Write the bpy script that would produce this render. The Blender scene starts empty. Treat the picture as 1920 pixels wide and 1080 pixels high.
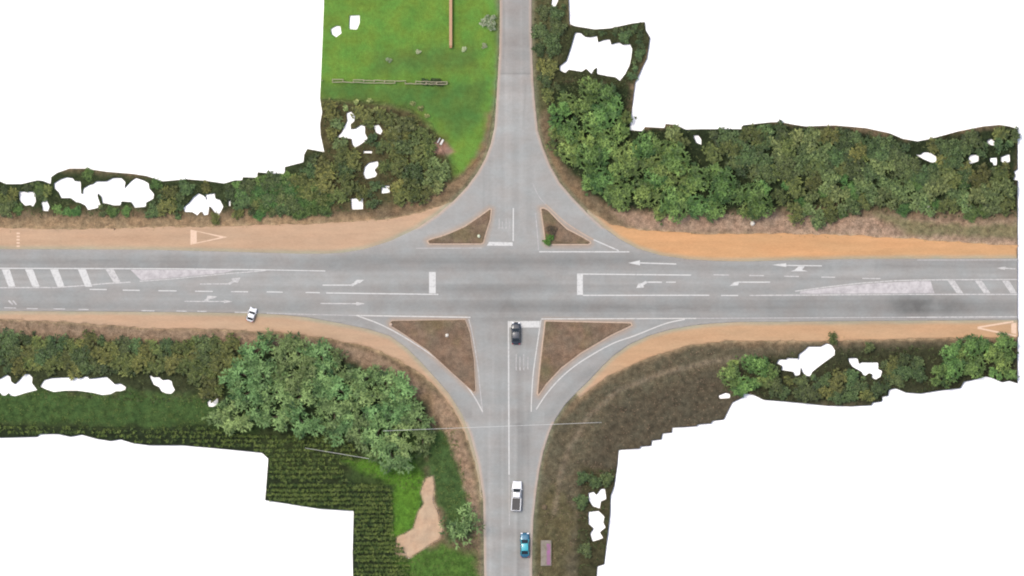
import bpy, bmesh, math, random
import numpy as np
from mathutils import Vector, Matrix

# ------------------------------------------------------------------ camera, world, sun, exposure
S = bpy.context.scene
COL = S.collection
PX = 10.0                                  # photograph pixels per metre on the ground


def P(x, y):                               # survey grid (pixels of the mosaic) -> metres
    return ((x - 960.0) / PX, (540.0 - y) / PX)


cam_d = bpy.data.cameras.new("camera")
cam = bpy.data.objects.new("camera", cam_d)
COL.objects.link(cam)
cam_d.type = 'ORTHO'
cam_d.ortho_scale = 192.0
cam_d.clip_start = 1.0
cam_d.clip_end = 6000.0
cam.location = (0, 0, 160)
cam.rotation_euler = (0, 0, 0)
S.camera = cam

SUN_EL, SUN_AZ = math.radians(68), math.radians(300)   # azimuth clockwise from north (+Y): light comes from the upper left
W = bpy.data.worlds.new("World")
S.world = W
W.use_nodes = True
nt = W.node_tree
bg = nt.nodes['Background']
sky = nt.nodes.new('ShaderNodeTexSky')
sky.sky_type = 'NISHITA'
sky.sun_disc = False
sky.sun_elevation = SUN_EL
sky.sun_rotation = SUN_AZ
sky.dust_density = 4.0
nt.links.new(sky.outputs[0], bg.inputs[0])
bg.inputs[1].default_value = 0.13
sun_d = bpy.data.lights.new("sun", 'SUN')
sun_d.energy = 1.5
sun_d.angle = math.radians(18)
sun_d.color = (1.0, 0.93, 0.82)
sun = bpy.data.objects.new("sun", sun_d)
COL.objects.link(sun)
d = Vector((math.sin(SUN_AZ) * math.cos(SUN_EL), math.cos(SUN_AZ) * math.cos(SUN_EL), math.sin(SUN_EL)))
sun.rotation_euler = d.to_track_quat('Z', 'Y').to_euler()
sun.location = d * 100
S.view_settings.view_transform = 'Standard'
S.view_settings.look = 'None'
S.view_settings.gamma = 1.0
S.view_settings.exposure = 0.68
S.cycles.filter_width = 2.0
S.cycles.max_bounces = 6
KEX = 1.55                                 # how much brighter than its albedo a level surface pictures


def lin(c):
    c = np.asarray(c, float) / 255.0
    return np.where(c <= 0.04045, c / 12.92, ((c + 0.055) / 1.055) ** 2.4)


def alb(r, g, b):
    return tuple(float(v) for v in lin((r, g, b)) / KEX)


# ------------------------------------------------------------------ small numpy geometry
def polyarr(pts):
    return np.array([P(*p) for p in pts], float)


def zoomed(ox, oy, sc, pts):
    return [(ox + x / sc, oy + y / sc) for x, y in pts]


def inside(poly, X, Y):
    r = np.zeros(X.shape, bool)
    n = len(poly)
    for i in range(n):
        x1, y1 = poly[i]
        x2, y2 = poly[(i + 1) % n]
        if y1 == y2:
            continue
        c = (y1 > Y) != (y2 > Y)
        r ^= c & (X < (x2 - x1) * (Y - y1) / (y2 - y1) + x1)
    return r


def segdist(poly, X, Y, closed=True):
    best = np.full(X.shape, 1e18)
    n = len(poly)
    for i in range(n if closed else n - 1):
        x1, y1 = poly[i]
        x2, y2 = poly[(i + 1) % n]
        dx, dy = x2 - x1, y2 - y1
        L = dx * dx + dy * dy + 1e-12
        t = np.clip(((X - x1) * dx + (Y - y1) * dy) / L, 0, 1)
        best = np.minimum(best, (X - x1 - t * dx) ** 2 + (Y - y1 - t * dy) ** 2)
    return np.sqrt(best)


def sdf(poly, X, Y):                       # positive inside
    dd = segdist(poly, X, Y)
    return np.where(inside(poly, X, Y), dd, -dd)


def smooth(e0, e1, x):
    t = np.clip((x - e0) / (e1 - e0), 0, 1)
    return t * t * (3 - 2 * t)


_lat = np.random.RandomState(7).rand(256, 256)


def vnoise(X, Y):
    xi, yi = np.floor(X).astype(int), np.floor(Y).astype(int)
    fx, fy = X - xi, Y - yi
    fx, fy = fx * fx * (3 - 2 * fx), fy * fy * (3 - 2 * fy)
    a = _lat[xi % 256, yi % 256]; b = _lat[(xi + 1) % 256, yi % 256]
    c = _lat[xi % 256, (yi + 1) % 256]; e = _lat[(xi + 1) % 256, (yi + 1) % 256]
    return (a * (1 - fx) + b * fx) * (1 - fy) + (c * (1 - fx) + e * fx) * fy


def fbm(X, Y, o=4):
    s, a, t = 0, 1.0, 0
    for k in range(o):
        s = s + a * vnoise(X * 2 ** k + 17.3 * k, Y * 2 ** k + 5.1 * k)
        t += a
        a *= 0.55
    return s / t - 0.5


def nearest_on(polys, pts):
    best = np.full(len(pts), 1e18)
    out = pts.copy()
    for poly in polys:
        n = len(poly)
        for i in range(n):
            a, b = poly[i], poly[(i + 1) % n]
            ab = b - a
            t = np.clip(((pts - a) @ ab) / (ab @ ab + 1e-12), 0, 1)
            q = a + t[:, None] * ab
            dd = ((pts - q) ** 2).sum(1)
            m = dd < best
            best[m] = dd[m]
            out[m] = q[m]
    return out, np.sqrt(best)


# ------------------------------------------------------------------ materials
def new_mat(name):
    m = bpy.data.materials.new(name)
    m.use_nodes = True
    return m, m.node_tree.nodes, m.node_tree.links, m.node_tree.nodes['Principled BSDF']


def plain(name, col, rough=0.6, metal=0.0, coat=0.0):
    m, N, L, b = new_mat(name)
    b.inputs['Base Color'].default_value = (*col, 1)
    b.inputs['Roughness'].default_value = rough
    b.inputs['Metallic'].default_value = metal
    b.inputs['Coat Weight'].default_value = coat
    nz = N.new('ShaderNodeTexNoise'); nz.inputs['Scale'].default_value = 6
    nz.inputs['Detail'].default_value = 4
    mp = N.new('ShaderNodeMapRange'); mp.inputs[3].default_value = rough * 0.8; mp.inputs[4].default_value = min(1, rough * 1.2)
    L.new(nz.outputs[0], mp.inputs[0]); L.new(mp.outputs[0], b.inputs['Roughness'])
    return m


def ground_mat(name, scales=((0.9, 0.5), (5.0, 0.45)), stretch=(1, 1, 1), bump=0.35, rough=0.95, tint=0.25):
    """attribute colour broken up by world-sized noise"""
    m, N, L, b = new_mat(name)
    b.inputs['Roughness'].default_value = rough
    b.inputs['Specular IOR Level'].default_value = 0.15
    at = N.new('ShaderNodeAttribute'); at.attribute_name = 'Col'
    tc = N.new('ShaderNodeTexCoord')
    mp = N.new('ShaderNodeMapping'); mp.inputs['Scale'].default_value = stretch
    L.new(tc.outputs['Object'], mp.inputs[0])
    cur = at.outputs['Color']
    last = None
    for sc, amp in scales:
        nz = N.new('ShaderNodeTexNoise'); nz.inputs['Scale'].default_value = sc
        nz.inputs['Detail'].default_value = 5; nz.inputs['Roughness'].default_value = 0.65
        L.new(mp.outputs[0], nz.inputs['Vector'])
        r = N.new('ShaderNodeMapRange')
        r.inputs[1].default_value = 0.28; r.inputs[2].default_value = 0.72
        r.inputs[3].default_value = 1 - amp; r.inputs[4].default_value = 1 + amp
        L.new(nz.outputs[0], r.inputs[0])
        mx = N.new('ShaderNodeVectorMath'); mx.operation = 'SCALE'
        L.new(cur, mx.inputs[0]); L.new(r.outputs[0], mx.inputs['Scale'])
        cur = mx.outputs[0]
        last = nz
    # warm / cool drift
    nz = N.new('ShaderNodeTexNoise'); nz.inputs['Scale'].default_value = 0.35; nz.inputs['Detail'].default_value = 4
    L.new(mp.outputs[0], nz.inputs['Vector'])
    mix = N.new('ShaderNodeMix'); mix.data_type = 'RGBA'; mix.blend_type = 'MULTIPLY'
    mix.inputs['Factor'].default_value = tint
    cr = N.new('ShaderNodeValToRGB')
    cr.color_ramp.elements[0].position = 0.35; cr.color_ramp.elements[0].color = (1.25, 0.95, 0.75, 1)
    cr.color_ramp.elements[1].position = 0.65; cr.color_ramp.elements[1].color = (0.75, 1.05, 1.1, 1)
    L.new(nz.outputs[0], cr.inputs[0]); L.new(cur, mix.inputs[6]); L.new(cr.outputs[0], mix.inputs[7])
    L.new(mix.outputs[2], b.inputs['Base Color'])
    bp = N.new('ShaderNodeBump'); bp.inputs['Strength'].default_value = bump; bp.inputs['Distance'].default_value = 0.25
    L.new(last.outputs[0], bp.inputs['Height']); L.new(bp.outputs[0], b.inputs['Normal'])
    return m


M_VERGE = ground_mat('earth', bump=0.6, tint=0.14)
M_SAND = ground_mat('sandy_soil', scales=((0.7, 0.12), (5.0, 0.1)), bump=0.25, tint=0.12)
M_LAWN = ground_mat('lawn_grass', scales=((0.25, 0.16), (1.4, 0.2), (6.0, 0.26)), bump=0.4, tint=0.45)
M_ASPHALT = ground_mat('asphalt', scales=((0.35, 0.06), (2.5, 0.06), (14.0, 0.12)), stretch=(0.6, 0.9, 1), bump=0.1, rough=0.9, tint=0.1)
M_SHOULDER = ground_mat('orange_soil', scales=((1.0, 0.08), (9.0, 0.12)), stretch=(0.22, 1, 1), bump=0.12, tint=0.1)
M_ISLAND = ground_mat('dry_turf', scales=((1.1, 0.3), (5.5, 0.4)), bump=0.6, tint=0.2)


def leaf_mat(name):
    m, N, L, b = new_mat(name)
    at = N.new('ShaderNodeAttribute'); at.attribute_name = 'Col'
    oi = N.new('ShaderNodeObjectInfo')
    mr = N.new('ShaderNodeMapRange'); mr.inputs[3].default_value = 0.7; mr.inputs[4].default_value = 1.3
    L.new(oi.outputs['Random'], mr.inputs[0])
    hs = N.new('ShaderNodeHueSaturation')
    m2 = N.new('ShaderNodeMath'); m2.operation = 'MULTIPLY'; m2.inputs[1].default_value = 7.31
    m3 = N.new('ShaderNodeMath'); m3.operation = 'FRACT'
    mr2 = N.new('ShaderNodeMapRange'); mr2.inputs[3].default_value = 0.47; mr2.inputs[4].default_value = 0.525
    L.new(oi.outputs['Random'], m2.inputs[0]); L.new(m2.outputs[0], m3.inputs[0]); L.new(m3.outputs[0], mr2.inputs[0])
    L.new(mr2.outputs[0], hs.inputs['Hue']); L.new(mr.outputs[0], hs.inputs['Value'])
    L.new(at.outputs['Color'], hs.inputs['Color'])
    L.new(hs.outputs[0], b.inputs['Base Color'])
    b.inputs['Roughness'].default_value = 0.55
    b.inputs['Specular IOR Level'].default_value = 0.25
    return m


M_LEAF = leaf_mat('leaf')
M_BARK = plain('bark', (0.09, 0.065, 0.045), 0.9)


def paint_mat(name, col, under, wear=0.5, scale=2.3):
    m, N, L, b = new_mat(name)
    tc = N.new('ShaderNodeTexCoord')
    nz = N.new('ShaderNodeTexNoise'); nz.inputs['Scale'].default_value = scale; nz.inputs['Detail'].default_value = 8
    nz.inputs['Roughness'].default_value = 0.75
    L.new(tc.outputs['Object'], nz.inputs['Vector'])
    cr = N.new('ShaderNodeMapRange'); cr.inputs[1].default_value = 0.62 - wear * 0.3; cr.inputs[2].default_value = 0.80 - wear * 0.22
    L.new(nz.outputs[0], cr.inputs[0])
    mix = N.new('ShaderNodeMix'); mix.data_type = 'RGBA'
    mix.inputs[6].default_value = (*col, 1); mix.inputs[7].default_value = (*under, 1)
    L.new(cr.outputs[0], mix.inputs['Factor']); L.new(mix.outputs[2], b.inputs['Base Color'])
    b.inputs['Roughness'].default_value = 0.8
    return m


A_GREY = alb(164, 163, 162)
M_PAINT = paint_mat('white_road_paint', alb(220, 220, 216), A_GREY, 0.38)
M_WORN = paint_mat('worn_road_paint', alb(214, 212, 208), A_GREY, 0.62)
M_SOFT = paint_mat('soft_road_paint', alb(218, 216, 210), A_GREY, 0.42)
M_FAINT = paint_mat('faded_road_paint', alb(196, 194, 190), A_GREY, 0.7)
M_PEACH = paint_mat('paint_on_orange_soil', alb(236, 205, 178), alb(205, 168, 135), 0.35)
M_KERB = paint_mat('concrete_kerb', alb(204, 180, 158), alb(168, 146, 124), 0.5)


# ------------------------------------------------------------------ object helpers
def link(o, parent=None):
    COL.objects.link(o)
    if parent is not None:
        o.parent = parent
    return o


def tag(o, label=None, cat=None, group=None, kind=None):
    if label: o['label'] = label
    if cat: o['category'] = cat
    if group: o['group'] = group
    if kind: o['kind'] = kind
    return o


def mesh_np(name, V, F, mat, cols=None, parent=None, smooth_shade=False):
    me = bpy.data.meshes.new(name)
    V = np.asarray(V, np.float32); F = np.asarray(F, np.int32)
    k = F.shape[1]
    me.vertices.add(len(V)); me.vertices.foreach_set('co', V.ravel())
    me.loops.add(F.size); me.loops.foreach_set('vertex_index', F.ravel())
    me.polygons.add(len(F)); me.polygons.foreach_set('loop_start', np.arange(0, F.size, k, dtype=np.int32))
    me.update(calc_edges=True)
    if cols is not None:
        ca = me.color_attributes.new('Col', 'FLOAT_COLOR', 'POINT')
        c4 = np.ones((len(V), 4), np.float32); c4[:, :3] = cols
        ca.data.foreach_set('color', c4.ravel())
    if smooth_shade:
        me.polygons.foreach_set('use_smooth', np.ones(len(F), bool))
    me.materials.append(mat)
    me.validate()
    return link(bpy.data.objects.new(name, me), parent)


def bm_obj(name, bm, mat, parent=None, smooth_shade=False):
    bmesh.ops.recalc_face_normals(bm, faces=bm.faces[:])
    me = bpy.data.meshes.new(name)
    bm.to_mesh(me); bm.free()
    if smooth_shade:
        for p in me.polygons: p.use_smooth = True
    me.materials.append(mat)
    return link(bpy.data.objects.new(name, me), parent)


def empty(name, loc=(0, 0, 0), rz=0.0):
    o = bpy.data.objects.new(name, None)
    o.empty_display_size = 0.3
    o.location = loc; o.rotation_euler = (0, 0, rz)
    return link(o)


def copy_tree(o, parent=None):
    c = o.copy(); COL.objects.link(c)
    if parent is not None: c.parent = parent
    for ch in [x for x in o.children]:
        copy_tree(ch, c)
    return c


def add_box(bm, c, s, rz=0.0, bevel=0.0):
    r = bmesh.ops.create_cube(bm, size=1.0, matrix=Matrix.Translation(c) @ Matrix.Rotation(rz, 4, 'Z') @ Matrix.Diagonal((*s, 1)))
    if bevel:
        es = list({e for v in r['verts'] for e in v.link_edges})
        bmesh.ops.bevel(bm, geom=es, offset=bevel, segments=2, affect='EDGES', profile=0.5)
    return r


def add_tube(bm, pts, radii, n=8):
    rings = []
    for i, p in enumerate(pts):
        p = Vector(p)
        a = Vector(pts[max(i - 1, 0)]); b = Vector(pts[min(i + 1, len(pts) - 1)])
        t = (b - a).normalized()
        u = t.cross(Vector((0.31, 0.87, 0.38))).normalized(); w = t.cross(u)
        rings.append([bm.verts.new(p + (u * math.cos(2 * math.pi * k / n) + w * math.sin(2 * math.pi * k / n)) * radii[i]) for k in range(n)])
    for i in range(len(rings) - 1):
        for k in range(n):
            bm.faces.new((rings[i][k], rings[i][(k + 1) % n], rings[i + 1][(k + 1) % n], rings[i + 1][k]))
    bm.faces.new(rings[0][::-1]); bm.faces.new(rings[-1])


def grid_region(name, outer, holes, cell, mat, colfn, zfn, skirt, parent=None, sub=None, polys_snap=None):
    """a sheet over the region: square cells, rim vertices drawn onto the outline, a skirt down the rim"""
    x0, y0 = outer.min(0) - cell; x1, y1 = outer.max(0) + cell
    nx, ny = int((x1 - x0) / cell) + 1, int((y1 - y0) / cell) + 1
    cx = x0 + (np.arange(nx) + .5) * cell; cy = y0 + (np.arange(ny) + .5) * cell
    CX, CY = np.meshgrid(cx, cy, indexing='ij')
    sel = inside(outer, CX, CY)
    for h in holes:
        hx0, hy0 = h.min(0); hx1, hy1 = h.max(0)
        i0, i1 = max(0, int((hx0 - x0) / cell) - 1), min(nx, int((hx1 - x0) / cell) + 2)
        j0, j1 = max(0, int((hy0 - y0) / cell) - 1), min(ny, int((hy1 - y0) / cell) + 2)
        if i1 > i0 and j1 > j0:
            sel[i0:i1, j0:j1] &= ~inside(h, CX[i0:i1, j0:j1], CY[i0:i1, j0:j1])
    if sub is not None:
        sel &= sub(CX, CY)
    I, J = np.nonzero(sel)
    vid = -np.ones((nx + 1, ny + 1), int)
    cnt = np.zeros((nx + 1, ny + 1), int)
    for a in (0, 1):
        for b in (0, 1):
            np.add.at(cnt, (I + a, J + b), 1)
    use = cnt > 0
    vid[use] = np.arange(use.sum())
    VI, VJ = np.nonzero(use)
    xy = np.stack([x0 + VI * cell, y0 + VJ * cell], 1)
    rim = np.nonzero(cnt[VI, VJ] < 4)[0]
    snapto = polys_snap if polys_snap is not None else [outer] + list(holes)
    q, dd = nearest_on(snapto, xy[rim])
    ok = dd < cell * 1.3
    xy[rim[ok]] = q[ok]
    z = zfn(xy[:, 0], xy[:, 1])
    V = np.column_stack([xy, z])
    F = np.stack([vid[I, J], vid[I + 1, J], vid[I + 1, J + 1], vid[I, J + 1]], 1)
    C = colfn(xy[:, 0], xy[:, 1])
    if skirt:
        pad = np.zeros((nx + 2, ny + 2), bool); pad[1:-1, 1:-1] = sel
        low = {}
        nv, nf, ncol = [], [], []
        base = len(V)

        def lo(v):
            if v not in low:
                low[v] = base + len(nv)
                nv.append((V[v, 0], V[v, 1], V[v, 2] - skirt)); ncol.append(C[v] * 1.0)
            return low[v]
        for (di, dj, a, b) in ((-1, 0, (0, 1), (0, 0)), (1, 0, (1, 0), (1, 1)), (0, -1, (0, 0), (1, 0)), (0, 1, (1, 1), (0, 1))):
            open_ = ~pad[I + 1 + di, J + 1 + dj]
            for i, j in zip(I[open_], J[open_]):
                va, vb = vid[i + a[0], j + a[1]], vid[i + b[0], j + b[1]]
                nf.append((vb, va, lo(va), lo(vb)))
        if nv:
            V = np.vstack([V, nv]); F = np.vstack([F, nf]); C = np.vstack([C, ncol])
    return mesh_np(name, V, F, mat, C, parent, smooth_shade=False)


# ------------------------------------------------------------------ survey outlines (mosaic pixels)
ROAD = [(-12, 467), (0, 467), (270, 468), (400, 471), (490, 473.5), (560, 475.5), (610, 475.5), (640, 474), (683, 467), (731, 452), (778, 430), (819, 403),
        (850, 377), (875, 351), (895, 324), (910, 297), (920, 270), (927, 240), (930, 200), (933, 150), (936, 100), (937, 50), (937, -12),
        (997, -12), (997, 50), (998, 90), (1000, 150), (1004, 200), (1009, 245), (1018, 275), (1032, 310), (1050, 343), (1075, 372), (1100, 398),
        (1130, 425), (1160, 447), (1195, 466), (1240, 479), (1290, 486), (1340, 489), (1400, 490), (1470, 488), (1600, 485.5), (1720, 485), (1908, 484.5),
        (1908, 600), (1740, 601), (1600, 602), (1480, 603), (1390, 603.5), (1340, 606), (1300, 610), (1260, 617), (1215, 630), (1180, 646), (1150, 667),
        (1130, 686), (1105, 713), (1082, 735), (1060, 758), (1041, 787), (1030, 812), (1019, 847), (1012, 880), (1006, 920), (1000, 976), (998, 1030), (998, 1092),
        (908, 1092), (907, 1010), (906, 935), (897, 873), (882, 817), (866, 776), (841, 737), (819, 712), (790, 680), (762, 652), (731, 630), (690, 617),
        (636, 606), (576, 595), (526, 590), (490, 588), (400, 586), (300, 585), (200, 584), (0, 583), (-12, 583)]
SH_NW = [(-12, 428), (0, 428), (130, 430), (300, 426), (400, 425), (460, 422), (575, 420), (662, 416), (735, 410), (779, 401), (814, 390), (842, 380),
         (854, 378), (822, 406), (780, 434), (733, 457), (684, 472), (640, 479), (600, 480), (490, 478), (400, 476), (270, 472), (0, 471), (-12, 471)]
SH_NE = [(1098, 392), (1118, 402), (1135, 417), (1163, 425), (1200, 431), (1247, 435), (1330, 439), (1450, 438.5), (1497, 439), (1607, 442), (1690, 447), (1765, 452),
         (1840, 457), (1908, 460), (1908, 489), (1720, 489), (1600, 489), (1400, 494), (1340, 493), (1290, 490), (1240, 483), (1195, 470), (1160, 451), (1130, 429), (1100, 402)]
SH_SW = [(-12, 597), (0, 598), (104, 603), (207, 610), (272, 615), (340, 616), (400, 617), (526, 623.5), (620, 635), (683, 649), (731, 667), (778, 693), (809, 718),
         (834, 742), (856, 776), (872, 810), (886, 850), (894, 890), (902, 935), (905, 935), (900, 873), (886, 817), (869, 774), (844, 735), (822, 710), (792, 678), (764, 650), (732, 626), (690, 613),
         (636, 602), (576, 591), (526, 586), (400, 582), (200, 580), (0, 579), (-12, 579)]
SH_SE = [(1908, 633), (1765, 634), (1607, 638), (1497, 640), (1358, 640), (1302, 646), (1247, 661), (1205, 675), (1177, 688), (1140, 705), (1110, 727), (1088, 745),
         (1080, 735), (1103, 711), (1128, 684), (1148, 664), (1178, 642), (1213, 626), (1260, 613), (1300, 606), (1340, 602), (1390, 599), (1600, 598), (1908, 596)]
OUT = [(-12, 338), (0, 340), (10, 345), (40, 345), (70, 338), (80, 339), (95, 345), (96, 332), (107, 324), (130, 316), (160, 316), (200, 322), (250, 326), (275, 330),
       (305, 340), (350, 336), (387, 339), (420, 344), (440, 338), (454, 338), (455, 332), (482, 333), (483, 323), (508, 325), (534, 327), (534, 313), (569, 304), (570, 290), (576, 279),
       (608, 285), (601, 253), (600, 232), (604, 209), (600, 185), (602, 140), (605, 70), (608, -12),
       (1066, -12), (1068, 45), (1078, 49), (1115, 55), (1144, 53), (1184, 44), (1209, 41), (1211, 57), (1219, 71), (1213, 110), (1201, 134), (1191, 155),
       (1188, 179), (1181, 244), (1205, 246), (1209, 238), (1246, 240), (1248, 232), (1266, 234), (1286, 243), (1315, 242), (1390, 242), (1392, 235),
       (1446, 229), (1465, 229), (1490, 234), (1511, 237), (1565, 235), (1623, 240), (1669, 250), (1692, 260), (1720, 265), (1746, 260), (1797, 246), (1843, 237), (1874, 234),
       (1893, 237), (1908, 242), (1908, 317), (1901, 322), (1904, 329), (1899, 337), (1908, 338), (1908, 719), (1892, 714), (1879, 717), (1861, 709), (1848, 706), (1832, 711), (1807, 716), (1801, 728), (1757, 733), (1726, 738),
       (1698, 736), (1679, 728), (1667, 731), (1665, 742), (1654, 744), (1654, 753), (1636, 755), (1634, 760), (1595, 762), (1551, 761), (1504, 756), (1461, 752),
       (1432, 750), (1414, 741), (1395, 737), (1393, 745), (1373, 755), (1364, 773), (1357, 787), (1336, 789), (1333, 794), (1307, 796), (1307, 799), (1280, 801),
       (1260, 802), (1260, 811), (1242, 813), (1240, 824), (1222, 826), (1221, 836), (1200, 837), (1200, 841), (1160, 844), (1158, 871), (1152, 911), (1145, 929),
       (1144, 964), (1133, 1058), (1120, 1062), (1118, 1092), (662, 1092), (661, 1038), (663, 958), (599, 954), (497, 938), (503, 860), (491, 849), (420, 842), (340, 835), (280, 835),
       (249, 831), (226, 824), (207, 827), (182, 823), (153, 815), (132, 819), (111, 814), (74, 814), (71, 819), (0, 821), (-12, 821)]
HOLES = [
    [(36, 359), (66, 360), (67, 378), (62, 388), (57, 384), (47, 386), (37, 376)],
    [(77, 381), (81, 377), (88, 376), (93, 388), (90, 396), (80, 395), (80, 388)],
    zoomed(0, 240, 4, [(405, 415), (455, 385), (500, 370), (545, 375), (560, 398), (605, 400), (608, 490), (620, 500), (625, 455), (665, 430), (700, 420), (725, 400), (800, 400), (845, 375), (910, 375), (940, 405), (935, 445), (900, 490), (985, 400), (1020, 375), (1080, 395), (1115, 415), (1120, 455), (1155, 495), (1150, 530), (1095, 560), (1095, 590), (1010, 598), (985, 555), (910, 550), (905, 580), (850, 580), (800, 565), (770, 565), (760, 515), (735, 488), (730, 510), (755, 580), (730, 600), (660, 615), (640, 580), (600, 560), (570, 555), (530, 525), (460, 525), (440, 480), (410, 455)]),
    zoomed(0, 240, 4, [(1375, 600), (1420, 560), (1450, 520), (1490, 490), (1530, 510), (1558, 555), (1540, 500), (1610, 490), (1615, 530), (1650, 540), (1675, 590), (1655, 630), (1635, 660), (1600, 620), (1570, 580), (1560, 650), (1530, 655), (1510, 620), (1480, 655), (1440, 630), (1385, 630)]),
    zoomed(0, 240, 4, [(1714, 545), (1729, 545), (1728, 585), (1714, 585)]),
    zoomed(400, 180, 3.43, [(855, 110), (885, 100), (912, 130), (905, 165), (882, 180), (885, 215), (915, 210), (950, 185), (975, 195), (975, 240), (993, 275), (950, 310), (910, 332), (893, 310), (890, 275), (797, 265), (825, 235), (845, 195), (862, 160)]),
    zoomed(400, 180, 3.43, [(1030, 190), (1065, 185), (1088, 225), (1075, 248), (1045, 235)]),
    zoomed(400, 180, 3.43, [(965, 354), (1020, 354), (1020, 368), (965, 367)]),
    zoomed(400, 180, 3.43, [(975, 455), (1000, 430), (1060, 417), (1060, 450), (1035, 475), (1055, 505), (1040, 520), (980, 535), (965, 500)]),
    zoomed(400, 180, 3.43, [(1085, 580), (1130, 575), (1135, 620), (1080, 628)]),
    zoomed(400, 180, 3.43, [(885, 660), (962, 658), (962, 728), (890, 730)]),
    zoomed(580, 0, 2.573, [(195, 75), (243, 73), (243, 110), (230, 143), (192, 140)]),
    zoomed(580, 0, 2.573, [(103, 140), (130, 125), (150, 125), (155, 160), (130, 180), (108, 165)]),
    zoomed(940, 0, 2.454, [(340, 150), (365, 152), (385, 170), (410, 172), (440, 165), (445, 195), (470, 185), (500, 180), (505, 205), (540, 195), (560, 207), (592, 203), (602, 225), (598, 262), (590, 300), (570, 340), (545, 372), (525, 355), (490, 350), (465, 345), (440, 340), (440, 310), (425, 320), (415, 340), (390, 315), (370, 330), (340, 325), (310, 320), (295, 335), (270, 325), (268, 305), (300, 280), (320, 220)]),
    zoomed(940, 0, 2.454, [(236, -14), (268, -14), (250, 28), (240, 32), (230, 20)]),
    zoomed(1180, 200, 2.595, [(310, 140), (335, 138), (350, 160), (350, 185), (325, 175)]),
    zoomed(1180, 200, 2.595, [(1390, 232), (1415, 235), (1430, 222), (1460, 222), (1495, 245), (1492, 270), (1470, 272), (1430, 255)]),
    zoomed(1180, 200, 2.595, [(1740, 165), (1760, 155), (1780, 175), (1775, 192), (1740, 180)]),
    zoomed(1180, 200, 2.595, [(1650, 250), (1660, 235), (1700, 235), (1698, 265), (1655, 280)]),
    zoomed(1180, 200, 2.595, [(1755, 250), (1788, 248), (1788, 285), (1770, 285), (1768, 270), (1755, 268)]),
    zoomed(1180, 200, 2.595, [(1808, 245), (1850, 230), (1852, 268), (1825, 278), (1808, 265)]),
    zoomed(0, 560, 3.856, [(-30, 580), (0, 580), (50, 550), (75, 565), (80, 600), (110, 620), (130, 600), (150, 580), (170, 548), (210, 545), (235, 570), (230, 610), (270, 660), (190, 680), (110, 705), (75, 700), (65, 680), (40, 700), (15, 700), (0, 680), (-30, 680)]),
    zoomed(0, 560, 3.856, [(290, 635), (320, 590), (370, 575), (480, 570), (600, 575), (610, 562), (645, 565), (640, 580), (690, 575), (770, 565), (800, 590), (830, 620), (870, 612), (912, 640), (905, 658), (870, 670), (840, 668), (800, 690), (740, 697), (670, 680), (560, 665), (470, 665), (390, 675), (330, 655)]),
    zoomed(0, 560, 3.856, [(1080, 550), (1110, 570), (1150, 568), (1175, 590), (1215, 585), (1240, 595), (1248, 630), (1265, 660), (1240, 688), (1200, 685), (1165, 668), (1150, 640), (1110, 620), (1095, 590)]),
    zoomed(340, 600, 3.177, [(155, 490), (170, 475), (190, 480), (200, 465), (220, 468), (215, 500), (190, 518), (160, 515)]),
    zoomed(1320, 600, 3.2, [(435, 260), (450, 235), (490, 238), (500, 228), (555, 230), (565, 245), (570, 205), (600, 185), (625, 160), (700, 160), (735, 140), (765, 150), (785, 180), (783, 210), (700, 270), (650, 310), (635, 338), (610, 335), (590, 310), (580, 280), (575, 330), (545, 335), (535, 310), (465, 300), (470, 275)]),
    zoomed(1320, 600, 3.2, [(865, 230), (920, 228), (930, 265), (945, 255), (1045, 255), (1045, 295), (1068, 305), (1060, 340), (1030, 357), (1005, 345), (1010, 325), (990, 318), (960, 340), (945, 310), (890, 280), (870, 250)]),
    zoomed(1320, 600, 3.2, [(85, 455), (130, 437), (158, 445), (155, 468), (95, 472)]),
    zoomed(980, 600, 2.25, [(278, 730), (300, 725), (310, 740), (330, 712), (347, 712), (353, 755), (330, 765), (325, 795), (295, 785), (280, 760)]),
    zoomed(980, 600, 2.25, [(278, 810), (320, 805), (345, 830), (340, 855), (350, 875), (325, 895), (340, 920), (295, 935), (285, 900), (300, 880), (278, 860)]),
]
ISLANDS = {
    'north west': [(799, 451), (807, 447), (825, 442), (843, 435.5), (871, 423), (893, 408), (910, 396), (918, 390), (923, 392), (921, 412), (913, 437), (908, 456), (903, 459), (850, 459), (804, 459)],
    'north east': [(1012, 390), (1019, 388), (1029, 393), (1047, 412), (1064, 428), (1091, 442), (1108, 452), (1109, 457), (1103, 460), (1060, 460), (1024, 460), (1021, 456), (1017, 424)],
    'south west': [(730, 605), (735, 600), (800, 599), (873, 598), (882, 623), (890, 673), (893, 733), (888, 737), (850, 703), (800, 657), (750, 623), (732, 612)],
    'south east': [(1021, 600), (1100, 602), (1184, 604), (1187, 611), (1147, 630), (1091, 663), (1054, 691), (1026, 721), (1015, 737), (1010, 743), (1006, 739), (1011, 684), (1016, 641)],
}
A_ROAD = polyarr(ROAD)
A_SH = [polyarr(s) for s in (SH_NW, SH_NE, SH_SW, SH_SE)]
A_OUT = polyarr(OUT)
A_HOLES = [polyarr(h) for h in HOLES]
A_ISL = {k: polyarr(v) for k, v in ISLANDS.items()}


def densify(poly, step, amp, seed):
    """a natural edge: short steps with a small wobble"""
    rs = np.random.RandomState(seed)
    out = []
    for i in range(len(poly)):
        a, b = poly[i], poly[(i + 1) % len(poly)]
        n = max(1, int(np.hypot(*(b - a)) / step))
        for k in range(n):
            out.append(a + (b - a) * k / n)
    out = np.array(out)
    return out + (vnoise(out[:, :1] * 1.1 + seed * 9, out[:, 1:] * 1.1) - 0.5) * amp + (rs.rand(len(out), 2) - .5) * amp * 0.4


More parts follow.
